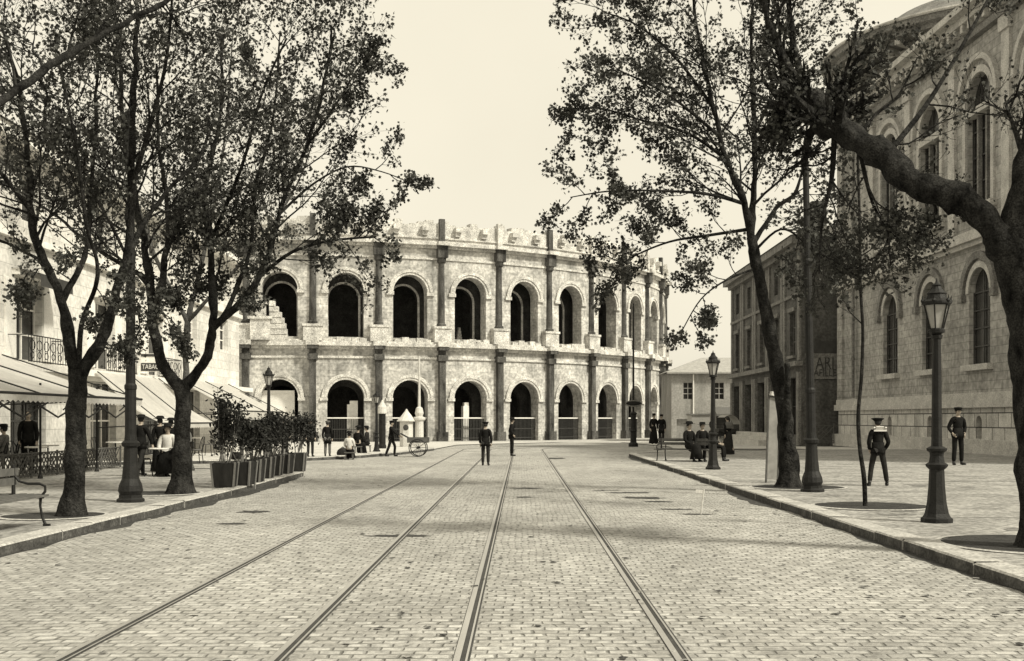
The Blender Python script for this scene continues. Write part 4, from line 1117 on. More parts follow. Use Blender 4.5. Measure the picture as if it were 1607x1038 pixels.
# left tree 2 (x 284, depth 22.3)
d = (EYE - PAV) * F / 117
b2 = (at(284, 775, PAV)[0], at(284, 775, PAV)[1], PAV)
o, n = tree('tuning fork shaped plane tree on the left pavement beside the potted shrubs', b2, [
    dict(p=P3([(283, 777, d), (285, 720, d), (286, 660, d), (285, 605, d)]), r=(.20, .175), flare=1),
    dict(p=P3([(283, 610, d), (255, 570, d), (240, 510, d), (236, 440, d), (222, 360, d), (200, 250, d), (190, 120, d - .3), (180, 0, d - .5)]), r=(.15, .03), sub=15, start=.38, len=2.4),
    dict(p=P3([(240, 500, d), (256, 430, d - .2), (262, 350, d - .4), (250, 230, d - .6), (245, 100, d - 1)]), r=(.09, .025), sub=10, start=.3, len=2.2),
    dict(p=P3([(288, 610, d), (318, 570, d), (334, 510, d + .1), (332, 440, d + .2), (330, 380, d + .3), (322, 300, d + .6), (345, 180, d + .8), (350, 60, d + .8)]), r=(.14, .03), sub=14, start=.4, len=2.3),
    dict(p=P3([(335, 515, d + .1), (372, 480, d), (402, 440, d), (425, 390, d), (440, 330, d), (478, 235, d), (510, 130, d), (520, 40, d)]), r=(.10, .025), sub=15, start=.35, len=2.0),
    dict(p=P3([(350, 500, d), (390, 400, d + .8), (400, 300, d + 1.2), (430, 180, d + 1.5), (440, 50, d + 1.6)]), r=(.06, .02), sub=12, start=.3, len=2.1),
    dict(p=P3([(412, 430, d), (460, 395, d - .3), (520, 378, d - .5), (590, 372, d - .6)]), r=(.05, .02), sub=15, start=.1, len=1.15),
    dict(p=P3([(440, 335, d), (490, 290, d + .4), (545, 262, d + .6), (600, 270, d + .8), (650, 290, d + .9)]), r=(.035, .01), sub=7, start=.1, len=.9),
    dict(p=P3([(478, 235, d), (530, 160, d - .3), (560, 110, d - .5)]), r=(.04, .015), sub=8, start=.1, len=1.15),
    dict(p=P3([(330, 380, d + .3), (380, 260, d - .5), (410, 150, d - 1), (450, 60, d - 1.2)]), r=(.05, .02), sub=10, start=.1, len=1.9),
    dict(p=P3([(236, 440, d), (150, 390, d + .8), (90, 340, d + 1.5), (30, 300, d + 2)]), r=(.06, .02), sub=9, start=.1, len=1.7),
    dict(p=P3([(240, 470, d), (262, 500, d - .5), (280, 550, d - .8)]), r=(.014, .005), sub=4, start=.1, len=.7),
    dict(p=P3([(334, 470, d), (305, 460, d + .5), (280, 490, d + .8)]), r=(.014, .005), sub=5, start=.1, len=.8),
    dict(p=P3([(332, 420, d), (375, 410, d - .5), (400, 450, d - .8)]), r=(.014, .005), sub=5, start=.1, len=.8),
    dict(p=P3([(256, 430, d), (300, 400, d), (345, 410, d + .3)]), r=(.02, .005), sub=9, start=.1, len=.9),
], 12, dict(lv=3, kids=[6, 5], leaves=6, leaf=.074)); tot += n
# left tree out of frame whose bough crosses the top left corner
d = 10.5
o, n = tree('plane tree outside the left edge whose dark bough crosses the top left corner', (-7.0, 10.3, PAV), [
    dict(p=[Vector((-7.0, 10.3, PAV)), Vector((-7.0, 10.3, 2.4))], r=(.2, .17), flare=1),
    dict(p=[Vector((-7.0, 10.3, 2.3)), Vector((-6.4, 10.6, 3.3))] + P3([(0, 160, 13), (90, 95, 14), (180, 45, 15), (260, 0, 16), (330, -50, 17)]), r=(.085, .03), sub=16, start=.3, len=1.5),
    dict(p=[Vector((-7.0, 10.3, 2.3)), Vector((-7.6, 9.8, 4)), Vector((-8.2, 9.5, 7))], r=(.12, .04), sub=8, len=2),
], 13, dict(lv=3, kids=[6, 5], leaves=5, leaf=.055)); tot += n
# farther trees on the left, beyond the tubs
for k, (bx_, by_, lab, sd_) in enumerate([(-8.2, 30.5, 'plane tree hidden behind the potted shrubs with its top above the café roofs', 14)]):
    tz = PAV
    o, n = tree('slender plane tree standing behind the second left tree, its pale stem above the awnings', (-9.6, 33, PAV), [
        dict(p=[Vector((-9.6, 33, PAV)), Vector((-9.65, 33, 3.0)), Vector((-9.6, 33, 4.5))], r=(.12, .1), flare=1),
        dict(p=[Vector((-9.6, 33, 4.4)), Vector((-10.6, 33, 6.5)), Vector((-11.3, 33, 9)), Vector((-11.8, 33, 12.5))], r=(.09, .02), sub=12, start=.1, len=2.2),
        dict(p=[Vector((-9.6, 33, 4.4)), Vector((-9.2, 33.5, 6.8)), Vector((-8.7, 33.5, 9.5)), Vector((-8.4, 33.5, 13))], r=(.09, .02), sub=13, start=.1, len=2.2),
        dict(p=[Vector((-9.6, 33, 4.4)), Vector((-8.0, 32.6, 6.0)), Vector((-6.6, 32.5, 7.8)), Vector((-5.6, 32.5, 10.2))], r=(.07, .02), sub=13, start=.2, len=1.9),
    ], sd_, dict(lv=3, kids=[6, 5], leaves=5, leaf=.085), bark='bark_pale'); tot += n
# right tree 3 (x 1237, depth 24.4)
d = (EYE - PAV) * F / 107
b3 = (at(1237, 765, PAV)[0], at(1237, 765, PAV)[1], PAV)
S3 = dict(lv=3, kids=[6, 5], leaves=6, leaf=.078)
o, n = tree('tall leaning plane tree on the right pavement with spreading leafy crown over the road', b3, [
    dict(p=P3([(1238, 767, d), (1236, 700, d), (1226, 620, d), (1208, 520, d), (1192, 440, d), (1180, 372, d)]), r=(.235, .13), flare=1),
    dict(p=P3([(1232, 690, d - .2), (1236, 620, d - .3), (1234, 570, d - .2)]), r=(.10, .07)),
    dict(p=P3([(1181, 380, d), (1168, 320, d - .2), (1140, 250, d - .4), (1120, 170, d - .6), (1100, 80, d - .7), (1085, -20, d - .8)]), r=(.11, .03), sub=15, start=.1, len=2.1),
    dict(p=P3([(1180, 375, d), (1182, 300, d + .3), (1184, 200, d + .4), (1180, 100, d + .5), (1178, -20, d + .5)]), r=(.10, .03), sub=14, start=.1, len=2.1),
    dict(p=P3([(1185, 380, d), (1215, 330, d + .1), (1250, 300, d + .2), (1262, 240, d + .3), (1270, 150, d + .4)]), r=(.07, .02), sub=5, start=.2, len=1.6),
    dict(p=P3([(1168, 320, d - .2), (1110, 305, d - .7), (1040, 300, d - 1.1), (960, 300, d - 1.3), (895, 310, d - 1.4)]), r=(.05, .012), sub=13, start=.1, len=1.15),
    dict(p=P3([(1176, 360, d), (1110, 370, d + .4), (1050, 380, d + .6), (990, 405, d + .8), (960, 430, d + .9)]), r=(.05, .012), sub=13, start=.15, len=1.0),
    dict(p=P3([(1140, 250, d - .4), (1080, 210, d), (1010, 190, d + .2), (940, 170, d + .4), (890, 175, d + .5)]), r=(.05, .012), sub=13, start=.1, len=1.25),
    dict(p=P3([(1120, 170, d - .6), (1060, 90, d - .4), (1000, 40, d - .2), (950, 20, d)]), r=(.05, .015), sub=12, start=.1, len=1.4),
    dict(p=P3([(1130, 215, d - .5), (1050, 150, d - 1.2), (970, 110, d - 1.8)]), r=(.05, .015), sub=11, start=.1, len=1.3),
    dict(p=P3([(1190, 420, d), (1140, 440, d - .4), (1100, 470, d - .8), (1070, 520, d - 1)]), r=(.035, .012), sub=8, start=.2, len=.85),
    dict(p=P3([(1188, 390, d), (1225, 360, d - .5), (1260, 380, d - .8), (1290, 430, d - 1)]), r=(.04, .012), sub=8, start=.2, len=1.0),
    dict(p=P3([(1184, 210, d + .3), (1225, 120, d + .2), (1250, 40, d + .2)]), r=(.05, .02), sub=8, start=.1, len=1.6),
], 15, S3); tot += n
# sapling
d = (EYE - PAV) * F / 137
b4 = (at(1358, 795, PAV)[0], at(1358, 795, PAV)[1], PAV)
o, n = tree('thin crooked young plane tree between the tramway pole and the foreground lamp', b4, [
    dict(p=P3([(1358, 797, d), (1356, 750, d), (1349, 700, d), (1347, 650, d), (1352, 590, d), (1354, 520, d), (1350, 440, d), (1349, 340, d), (1346, 240, d), (1344, 130, d), (1342, 40, d)]), r=(.05, .018), sub=13, start=.5, len=1.15),
    dict(p=P3([(1350, 440, d), (1330, 410, d), (1312, 380, d + .2)]), r=(.018, .008), sub=5, start=.2, len=.7),
], 16, dict(lv=2, kids=[6], leaves=9, leaf=.09), group='young trees'); tot += n
# big near plane tree at the right edge
d = 13.2
b5 = ((1648 - VX) / F * d, d, PAV)
o, n = tree('massive near plane tree at the right edge with a pollarded bough reaching over the pavement', b5, [
    dict(p=[Vector(b5)] + P3([(1634, 760, d), (1624, 640, d), (1612, 520, d), (1598, 430, d), (1590, 360, d)]), r=(.28, .24), flare=1),
    dict(p=P3([(1582, 400, d), (1545, 345, d), (1500, 310, d + .1), (1440, 290, d + .3), (1395, 250, d + .5), (1345, 220, d + .7), (1305, 190, d + .9), (1268, 155, d + 1)]), r=(.185, .19), sub=0, knots=1),
    dict(p=P3([(1310, 200, d + .9), (1280, 172, d + 1.0), (1250, 150, d + 1.1), (1228, 140, d + 1.15)]), r=(.27, .13), sub=20, start=0, len=.75, ax=.1, bias=(-.1, 0, -.25)),
    dict(p=P3([(1265, 145, d + 1), (1215, 70, d + .9), (1200, 0, d + .8), (1190, -80, d + .7)]), r=(.07, .03), sub=9, start=.2, len=1.1),
    dict(p=P3([(1262, 150, d + 1), (1245, 60, d + 1.2), (1235, -60, d + 1.4)]), r=(.06, .03), sub=4, start=.1, len=1.2),
    dict(p=P3([(1345, 215, d + .8), (1375, 180, d + .9), (1410, 150, d + 1), (1440, 90, d + 1)]), r=(.03, .01), sub=3, start=.1, len=.8),
    dict(p=P3([(1390, 245, d + .6), (1450, 170, d + .9), (1500, 90, d + 1.2), (1550, 0, d + 1.4)]), r=(.045, .02), sub=5, start=.1, len=1.15),
    dict(p=P3([(1598, 440, d), (1590, 360, d), (1605, 270, d), (1625, 180, d), (1640, 60, d)]), r=(.20, .08), sub=8, start=.3, len=1.4),
    dict(p=P3([(1310, 200, d + .9), (1305, 280, d + 1.1), (1290, 350, d + 1.2), (1285, 430, d + 1.2)]), r=(.05, .01), sub=10, start=.1, len=.8),
    dict(p=P3([(1350, 240, d + .8), (1370, 320, d + 1), (1400, 370, d + 1.1)]), r=(.04, .01), sub=9, start=.1, len=.75),
    dict(p=P3([(1440, 290, d + .3), (1470, 330, d + .3), (1450, 370, d + .3)]), r=(.03, .01), sub=4, start=.3, len=.5),
], 17, dict(lv=3, kids=[6, 5], leaves=5, leaf=.05)); tot += n
print('LEAVES', tot)
for (x, y, r) in ((b1[0], b1[1] - .05, .82), (b2[0], b2[1], .95), (b3[0], b3[1] - .1, .98), (b4[0], b4[1], .95), (b5[0] - .35, b5[1] + .3, 1.1)):
    if x < 0: r = min(r, .74); x = min(x, KL - .34 - r)
    else: x = max(x, KR + .34 + r)
    pit(x, y, r)

# ---------------------------------------------------------------- potted shrubs
def tub():
    t = thing('potted_shrub', '', 'planter', group='row of laurels in wooden tubs')
    g = MB(); g.box((0, 0, .27), (.43, .43, .50), taper=1.18); g.build('tub', M['wood'], t)
    for sx in (-1, 1):
        for sy in (-1, 1):
            g = MB(); g.tube([(sx * .21, sy * .21, 0), (sx * .258, sy * .258, .55)], .028, 4); g.build('corner_batten', M['batten'], t)
    g = MB(); g.box((0, 0, .52), (.42, .42, .03)); g.build('soil', M['soil'], t)
    return t
def shrub(t, seed, H, W, cane=True):
    rr = random.Random(seed); rng = np.random.default_rng(seed)
    st = MB(); LP = []; LS = []
    for k in range(9):
        a = rr.uniform(0, 6.28); r0 = rr.uniform(.02, .15); r1 = rr.uniform(.05, W * .5)
        p0 = Vector((r0 * math.cos(a), r0 * math.sin(a), .5)); p1 = Vector((r1 * math.cos(a), r1 * math.sin(a), .5 + rr.uniform(.3, .65)))
        p2 = p1 + Vector((rr.uniform(-.15, .15), rr.uniform(-.15, .15), rr.uniform(.5, 1) * (H - 1.1)))
        st.tube([p0, p1, p2], [.014, .01, .005], 5)
        for j in range(135):
            s = rr.uniform(0, 1) ** .8; b = p1.lerp(p2, s * 1.05 - .08)
            w_ = W * .46 * (1 - .5 * s)
            LP.append(tuple(b + Vector((rr.gauss(0, 1), rr.gauss(0, 1), rr.gauss(0, .7))) * w_ * .5)); LS.append(rr.uniform(.06, .11))
    st.build('stem', M['batten'], t)
    shape = np.array([(0, 0, 0), (.24, .35, .05), (.2, .75, 0), (0, 1.1, -.08), (-.2, .75, 0), (-.24, .35, .05)])
    leaf_mesh('foliage', LP, LS, M['leaf2'], t, rng, shape, droop=-.2)
tubs = [(349, 766, 2.35, .55), (377, 763, 1.55, .7), (393, 758, 1.6, .7), (410, 752, 1.7, .75), (425, 748, 1.75, .8), (441, 745, 1.7, .8), (463, 741, 1.65, .85)]
place = ['tallest laurel in a wooden tub, first of the row beside the forked tree', 'laurel in a wooden tub, second of the row', 'laurel in a wooden tub, third of the row', 'laurel in a wooden tub in the middle of the row',
         'laurel in a wooden tub, third from the far end of the row', 'laurel in a wooden tub, last but one of the row', 'laurel in a wooden tub at the far end of the row near the kerb corner']
t0 = tub()
for i, (px, py, H, Wd) in enumerate(tubs):
    x, y, _ = at(px, py, PAV)
    if i == 0: t = t0
    else: t = dup(t0, (x, y, PAV))
    t.location = (x, y + .2, PAV); t['label'] = place[i]; t.rotation_euler.z = rnd.uniform(-.1, .1)
for i, t in enumerate([o for o in C.objects if o.name.startswith('potted_shrub')]):
    shrub(t, 40 + i, tubs[i][2], tubs[i][3])

# ---------------------------------------------------------------- people
def skin(verts, edges, radii, sub=1):
    me = bpy.data.meshes.new('tmp'); me.from_pydata([tuple(v) for v in verts], edges, [])
    o = bpy.data.objects.new('tmp', me); C.objects.link(o)
    md = o.modifiers.new('s', 'SKIN'); md.use_smooth_shade = True
    for i, r in enumerate(radii):
        sv = me.skin_vertices[0].data[i]; sv.radius = r if isinstance(r, tuple) else (r, r); sv.use_root = (i == 0)
    if sub: ss = o.modifiers.new('u', 'SUBSURF'); ss.levels = sub; ss.render_levels = sub
    bpy.context.view_layer.update()
    dg = bpy.context.evaluated_depsgraph_get()
    m2 = bpy.data.meshes.new_from_object(o.evaluated_get(dg))
    vs = [tuple(v.co) for v in m2.vertices]; fs = [tuple(p.vertices) for p in m2.polygons]
    bpy.data.objects.remove(o); bpy.data.meshes.remove(me); bpy.data.meshes.remove(m2)
    return vs, fs
def person(label, loc, rz, H=1.7, pose='stand', coat='cloth_black', legs='cloth_dark', hat='cap', skirt=False, group=None, extra=None, hatm='cloth_black', coat_len=.0, seed=0, seat=.45, apron=False):
    k = H / 1.75; V = lambda x, y, z: Vector((x, y, z)) * k     # faces -Y in local coordinates
    t = thing('person', label, 'person', loc, rz, group)
    rr = random.Random(seed)
    pz = .93
    J = dict(pelvis=V(0, 0, .95), waist=V(0, .0, 1.08), chest=V(0, -.01, 1.30), neckb=V(0, .0, 1.46), neck=V(0, -.01, 1.53))
    st = rr.uniform(-.02, .02)
    for s, nm in ((-1, 'l'), (1, 'r')):
        J['sh' + nm] = V(s * .175, 0, 1.415); J['hip' + nm] = V(s * .095, 0, .90)
        J['el' + nm] = V(s * .235, .03, 1.13); J['wr' + nm] = V(s * .225, -.05, .88); J['hd' + nm] = V(s * .215, -.09, .78)
        J['kn' + nm] = V(s * .105, -.015, .50); J['an' + nm] = V(s * .11, .01, .09); J['to' + nm] = V(s * .13, -.17, .035)
    if pose == 'wide':
        for s, nm in ((-1, 'l'), (1, 'r')):
            J['kn' + nm] = V(s * .16, -.01 - .05 * s, .50); J['an' + nm] = V(s * .235, .01, .09); J['to' + nm] = V(s * .28, -.16, .035)
            J['el' + nm] = V(s * .27, .05, 1.14); J['wr' + nm] = V(s * .20, -.08, .93); J['hd' + nm] = V(s * .15, -.14, .88)
    if pose == 'walk':
        for s, nm in ((-1, 'l'), (1, 'r')):
            J['kn' + nm] = V(s * .10, -.16 * s - .04, .51); J['an' + nm] = V(s * .10, -.26 * s + .04, .10 + (.06 if s < 0 else 0)); J['to' + nm] = J['an' + nm] + V(0, -.17, -.055 - (.02 if s < 0 else 0))
            J['el' + nm] = V(s * .235, .12 * s, 1.14); J['wr' + nm] = V(s * .22, .16 * s - .08, .90); J['hd' + nm] = V(s * .21, .17 * s - .12, .81)
    if pose == 'pockets':
        for s, nm in ((-1, 'l'), (1, 'r')):
            J['el' + nm] = V(s * .28, .07, 1.15); J['wr' + nm] = V(s * .19, -.06, .97); J['hd' + nm] = V(s * .16, -.10, .90)
            J['kn' + nm] = V(s * .115, -.015, .50); J['an' + nm] = V(s * .13, .01, .09); J['to' + nm] = V(s * .17, -.16, .035)
    if pose == 'push':
        for s, nm in ((-1, 'l'), (1, 'r')):
            J['el' + nm] = V(s * .21, -.22, 1.18); J['wr' + nm] = V(s * .20, -.42, 1.02); J['hd' + nm] = V(s * .20, -.50, .99)
            J['kn' + nm] = V(s * .10, -.14 * s - .04, .51); J['an' + nm] = V(s * .10, -.2 * s + .06, .10); J['to' + nm] = J['an' + nm] + V(0, -.17, -.055)
    if pose == 'sit':
        dz = Vector((0, 0, seat + .10 - .95 * k))
        for q in list(J): J[q] = J[q] + dz
        for s, nm in ((-1, 'l'), (1, 'r')):
            J['kn' + nm] = Vector((s * .11 * k, -.42 * k, seat + .06)); J['an' + nm] = Vector((s * .12 * k, -.44 * k, .09 * k)); J['to' + nm] = Vector((s * .13 * k, -.61 * k, .035 * k))
            J['hip' + nm] = Vector((s * .09 * k, -.03, seat + .09))
            J['el' + nm] = J['sh' + nm] + V(s * .06, -.08, -.27); J['wr' + nm] = J['kn' + nm] + V(-s * .03, .14, .10); J['hd' + nm] = J['kn' + nm] + V(-s * .05, .05, .09)
    names = ['pelvis', 'waist', 'chest', 'neckb', 'neck', 'shl', 'ell', 'wrl', 'shr', 'elr', 'wrr', 'hipl', 'knl', 'anl', 'hipr', 'knr', 'anr']
    ix = {n_: i for i, n_ in enumerate(names)}
    E = [('pelvis', 'waist'), ('waist', 'chest'), ('chest', 'neckb'), ('neckb', 'neck'), ('neckb', 'shl'), ('shl', 'ell'), ('ell', 'wrl'), ('neckb', 'shr'), ('shr', 'elr'), ('elr', 'wrr'),
         ('pelvis', 'hipl'), ('hipl', 'knl'), ('knl', 'anl'), ('pelvis', 'hipr'), ('hipr', 'knr'), ('knr', 'anr')]
    rad = dict(pelvis=(.13, .10), waist=(.12, .09), chest=(.15, .105), neckb=(.08, .07), neck=.05, shl=.06, ell=.042, wrl=.028, shr=.06, elr=.042, wrr=.028, hipl=.085, knl=.055, anl=.036, hipr=.085, knr=.055, anr=.036)
    sc = lambda r, f=1.0: tuple(q * k * f for q in r) if isinstance(r, tuple) else r * k * f
    vs, fs = skin([J[n_] for n_ in names], [(ix[a], ix[b]) for a, b in E], [sc(rad[n_]) for n_ in names])
    body = MB(); body.add(vs, fs)
    # head with brow, nose, chin, ears
    hc = J['neck'] + V(0, -.02, .115)
    hv = []; hf = []; n1, n2 = 14, 10
    for i in range(n2 + 1):
        a = -math.pi / 2 + math.pi * i / n2
        for q in range(n1):
            b = 2 * math.pi * q / n1; x = math.cos(a) * math.cos(b) * .075; y = math.cos(a) * math.sin(b) * .095; z = math.sin(a) * .118
            front = max(0, -math.sin(b)) ** 6 * max(0, math.cos(a))
            if z < 0: x *= 1 + z * 2.6; y = y * (1 + z * 1.0) - .0
            if -.035 < z < .03: y -= .022 * front * (1 if q in (10, 11) or abs(math.cos(b)) < .25 else 0)
            hv.append(hc + Vector((x, y, z)) * k)
    for i in range(n2):
        for q in range(n1): q2 = (q + 1) % n1; hf.append((i * n1 + q, i * n1 + q2, (i + 1) * n1 + q2, (i + 1) * n1 + q))
    body.add(hv, hf)
    for s in (-1, 1): body.ball(hc + V(s * .077, .005, -.005), .022 * k, 6, 4, (.4, 1, 1.4))
    body.tube([J['neck'] - V(0, 0, .05), hc + V(0, .01, -.03)], .05 * k, 8)
    # hands: palm, four fingers, thumb
    for s, nm in ((-1, 'l'), (1, 'r')):
        w0, h0 = J['wr' + nm], J['hd' + nm]; ax = (h0 - w0).normalized(); side = ax.cross(Vector((s, 0, 0))); side = side.normalized() if side.length > .1 else Vector((0, -1, 0))
        inw = ax.cross(side).normalized() * (-s)
        palm = w0 + ax * .085 * k
        body.tube([w0 - ax * .01, w0 + ax * .04 * k, palm], [.026 * k, .034 * k, .03 * k], 8)
        for q in range(4):
            o = side * (q - 1.5) * .019 * k; ln = (.07, .08, .075, .058)[q] * k
            body.tube([palm + o - ax * .01 * k, palm + o + ax * ln * .5 + inw * .006 * k, palm + o + ax * ln * .85 + inw * .025 * k], [.0095 * k, .009 * k, .007 * k], 6)
        th = w0 + ax * .03 * k + side * (-.03) * k
        body.tube([th, th + ax * .03 * k - side * .02 * k, th + ax * .06 * k - side * .018 * k + inw * .02 * k], [.012 * k, .010 * k, .008 * k], 6)
    bo = body.build('body', M['skin'], t, smooth=True)
    ey = MB()
    for s in (-1, 1): ey.ball(hc + V(s * .03, -.083, .012), .011 * k, 6, 4)
    ey.ball(hc + V(0, -.082, -.062), .012 * k, 6, 4, (2, .6, .5))
    ey.build('face_features', M['hair'], bo)
    hr = MB(); hr.ball(hc + V(0, .022, .028), .1 * k, 12, 8, (.90, 1.0, 1.02)); hr.build('hair', M['hair'], t, smooth=True)
    if skirt: hr2 = MB(); hr2.ball(hc + V(0, .075, .06), .055 * k, 8, 6); hr2.build('hair_bun', M['hair'], t, smooth=True)
    # coat / bodice
    nm_ = ['pelvis', 'waist', 'chest', 'neckb', 'shl', 'ell', 'wrl', 'shr', 'elr', 'wrr']
    ixc = {n_: i for i, n_ in enumerate(nm_)}
    Ec = [(a, b) for a, b in E if a in ixc and b in ixc]
    cr = dict(pelvis=(.155, .125) if not skirt else (.13, .11), waist=(.15, .12) if not skirt else (.11, .095), chest=(.18, .135), neckb=(.10, .09), shl=.082, ell=.063, wrl=.05, shr=.082, elr=.063, wrr=.05)
    pv = [J[n_] for n_ in nm_]
    pv[6] = J['wrl'].lerp(J['ell'], .08); pv[9] = J['wrr'].lerp(J['elr'], .08)
    vs, fs = skin(pv, [(ixc[a], ixc[b]) for a, b in Ec], [sc(cr[n_]) for n_ in nm_])
    g = MB(); g.add(vs, fs)
    if not skirt:
        z1 = J['waist'].z; z0 = J['pelvis'].z - (.10 + coat_len) * k; cx, cy = J['pelvis'].x, J['pelvis'].y
        if pose == 'sit': z0 = J['pelvis'].z - .06 * k
        g.lathe([(.165 * k, z1 + .06 * k), (.17 * k, (z0 + z1) / 2), (.2 * k, z0), (.185 * k, z0)], 18, (cx, cy, 0), 1, .78, flute=.02)
    g.build('blouse' if skirt else 'jacket', M[coat], t, smooth=True)
    if skirt:
        g = MB()
        if pose == 'sit':
            g.tube([J['pelvis'] + V(0, .02, .06), J['pelvis'] + V(0, -.18, -.02), (J['knl'] + J['knr']) / 2 + V(0, 0, .0), (J['anl'] + J['anr']) / 2 + V(0, .0, .0)], [.17 * k, .19 * k, .17 * k, .24 * k], 16)
        else:
            z1 = J['waist'].z
            g.lathe([(.115 * k, z1), (.17 * k, z1 - .14 * k), (.20 * k, z1 - .35 * k), (.23 * k, z1 - .7 * k), (.29 * k, .05 * k), (.27 * k, .03 * k)], 28, (0, .02, 0), 1, 1.05, flute=.035)
        g.build('skirt', M[legs], t, smooth=True)
        if apron and pose != 'sit':
            g = MB(); g.lathe([(.125 * k, J['waist'].z), (.21 * k, .75 * k), (.25 * k, .35 * k)], 16, (0, -.03 * k, 0), .75, 1); g.build('apron', M['cloth_pale'], t)
    else:
        nl = ['pelvis', 'hipl', 'knl', 'anl', 'hipr', 'knr', 'anr']; ixl = {n_: i for i, n_ in enumerate(nl)}
        El = [(a, b) for a, b in E if a in ixl and b in ixl]
        tr_ = dict(pelvis=(.14, .115), hipl=.10, knl=.078, anl=.068, hipr=.10, knr=.078, anr=.068)
        vs, fs = skin([J[n_] for n_ in nl], [(ixl[a], ixl[b]) for a, b in El], [sc(tr_[n_]) for n_ in nl])
        g = MB(); g.add(vs, fs); g.build('trousers', M[legs], t, smooth=True)
    for nm in ('l', 'r'):
        a, b = J['an' + nm], J['to' + nm]
        heel = Vector((a.x, a.y + .03 * k, b.z + .005 * k))
        g = MB(); g.tube([a + V(0, 0, .05), a, heel.lerp(b, .35), b], [.045 * k, .048 * k, .045 * k, .03 * k], 8); g.tube([heel, b + V(0, 0, -.005)], [.036 * k, .028 * k], 8)
        g.build('shoe', M['leather'], t, smooth=True)
    top = hc + V(0, .005, .055)
    g = MB()
    if hat == 'cap':
        g.lathe([(.098 * k, -.01 * k), (.105 * k, .02 * k), (.128 * k, .06 * k), (.118 * k, .085 * k), (.04 * k, .095 * k)], 16, top, 1, 1.1)
        g.box(top + V(0, -.115, .0), (.13 * k, .09 * k, .012 * k), rx=.25)
    elif hat == 'bowler':
        g.lathe([(.15 * k, .0), (.155 * k, .012 * k), (.105 * k, .015 * k), (.102 * k, .07 * k), (.08 * k, .115 * k), (.03 * k, .13 * k)], 16, top, 1, 1.15)
    elif hat == 'brim':
        g.lathe([(.17 * k, .01 * k), (.175 * k, .02 * k), (.11 * k, .02 * k), (.105 * k, .09 * k), (.06 * k, .11 * k), (.02 * k, .1 * k)], 16, top, 1, 1.1)
    elif hat == 'lady':
        g.lathe([(.2 * k, .03 * k), (.21 * k, .045 * k), (.13 * k, .05 * k), (.12 * k, .11 * k), (.07 * k, .14 * k), (.01 * k, .14 * k)], 16, top, 1, 1.1, flute=.03)
    elif hat == 'sailor':
        g.lathe([(.10 * k, -.01 * k), (.11 * k, .02 * k), (.165 * k, .045 * k), (.16 * k, .07 * k), (.05 * k, .085 * k)], 18, top, 1, 1)
    if hat: g.build('hat', M[hatm], t, smooth=True)
    if extra == 'sailor':
        g = MB(); g.box(J['neckb'] + V(0, .14, -.01), (.34 * k, .03 * k, .045 * k)); 
        for s in (-1, 1): g.box(J['neckb'] + V(s * .155, .05, .035), (.04 * k, .2 * k, .03 * k), rx=.35)
        g.box(J['neckb'] + V(0, .11, .05), (.2 * k, .03 * k, .1 * k), rx=-.5)
        g.build('sailor_collar', M['cloth_pale'], t)
    if extra == 'shawl':
        g = MB(); g.lathe([(.21 * k, -.25 * k), (.23 * k, -.15 * k), (.19 * k, .0), (.08 * k, .06 * k)], 16, J['neckb'] + V(0, .01, .0), 1, .8, flute=.04); g.build('shawl', M['cloth_mid'], t)
    return t
def onroad(px, py): x, y, _ = at(px, py, 0); return (x, y, .005)
def onpave(px, py): x, y, _ = at(px, py, PAV); return (x, y, PAV + .002)
pi = math.pi
person('boy in dark sailor suit with pale collar, seen from behind beside the young tree', onpave(1378, 763), pi + .1, 1.48, 'wide', 'cloth_black', 'cloth_dark', 'sailor', extra='sailor', seed=1)
person('man in peaked cap and dark work clothes standing on the right pavement by the plinth', onpave(1503, 730), .15, 1.82, 'pockets', 'cloth_black', 'cloth_black', 'cap', seed=2)
person('youth in dark jacket seen from behind, nearer of two in the roadway', onroad(762, 731), pi - .1, 1.47, 'stand', 'cloth_black', 'cloth_dark', 'cap', seed=3, coat_len=.06)
person('man in dark suit and hat standing sideways in the roadway, farther of the two', onroad(803, 716), pi * .55, 1.62, 'pockets', 'cloth_black', 'cloth_black', 'brim', seed=4)
person('man in dark frock coat and hat standing at the far end of the potted shrubs', onpave(487, 717), .5, 1.42, 'stand', 'cloth_black', 'cloth_dark', 'bowler', seed=5, coat_len=.1)
person('man in dark overcoat with pale trousers and white cap on the far left pavement', onpave(514, 717), pi, 1.38, 'stand', 'cloth_black', 'cloth_mid', 'cap', seed=6, coat_len=.2, hatm='cloth_mid')
pm = onroad(614, 717)
person('man in dark clothes leaning forward pushing a handcart on the square', pm, pi / 2, 1.5, 'push', 'cloth_black', 'cloth_black', 'cap', seed=7)
person('woman in dark dress with white shawl sitting on the square beside a bundle', onroad(548, 722), pi, 1.45, 'sit', 'cloth_pale', 'cloth_black', 'lady', True, seed=8, seat=.3)
person('woman in black sitting in the middle of the group on the square', onroad(562, 716), pi * .9, 1.6, 'sit', 'cloth_black', 'cloth_black', 'lady', True, seed=9, seat=.42)
person('person in dark clothes seated on a chair beside the small distant lamp', onroad(576, 714), -pi / 2, 1.6, 'sit', 'cloth_dark', 'cloth_black', 'brim', seed=10, seat=.42)
person('woman in dark coat, left one of the pair standing near the sign post', onpave(1026, 697), .3, 1.75, 'stand', 'cloth_black', 'cloth_black', 'bowler', True, seed=11)
person('man in dark coat, right one of the pair standing near the sign post', onpave(1038, 697), -.2, 1.72, 'stand', 'cloth_black', 'cloth_dark', 'cap', seed=12, coat_len=.2)
person('woman in long dark dress walking toward the corner building steps', onpave(1142, 714), pi + .5, 1.58, 'walk', 'cloth_black', 'cloth_dark', None, True, seed=13, extra='shawl')
lb = bnr.location
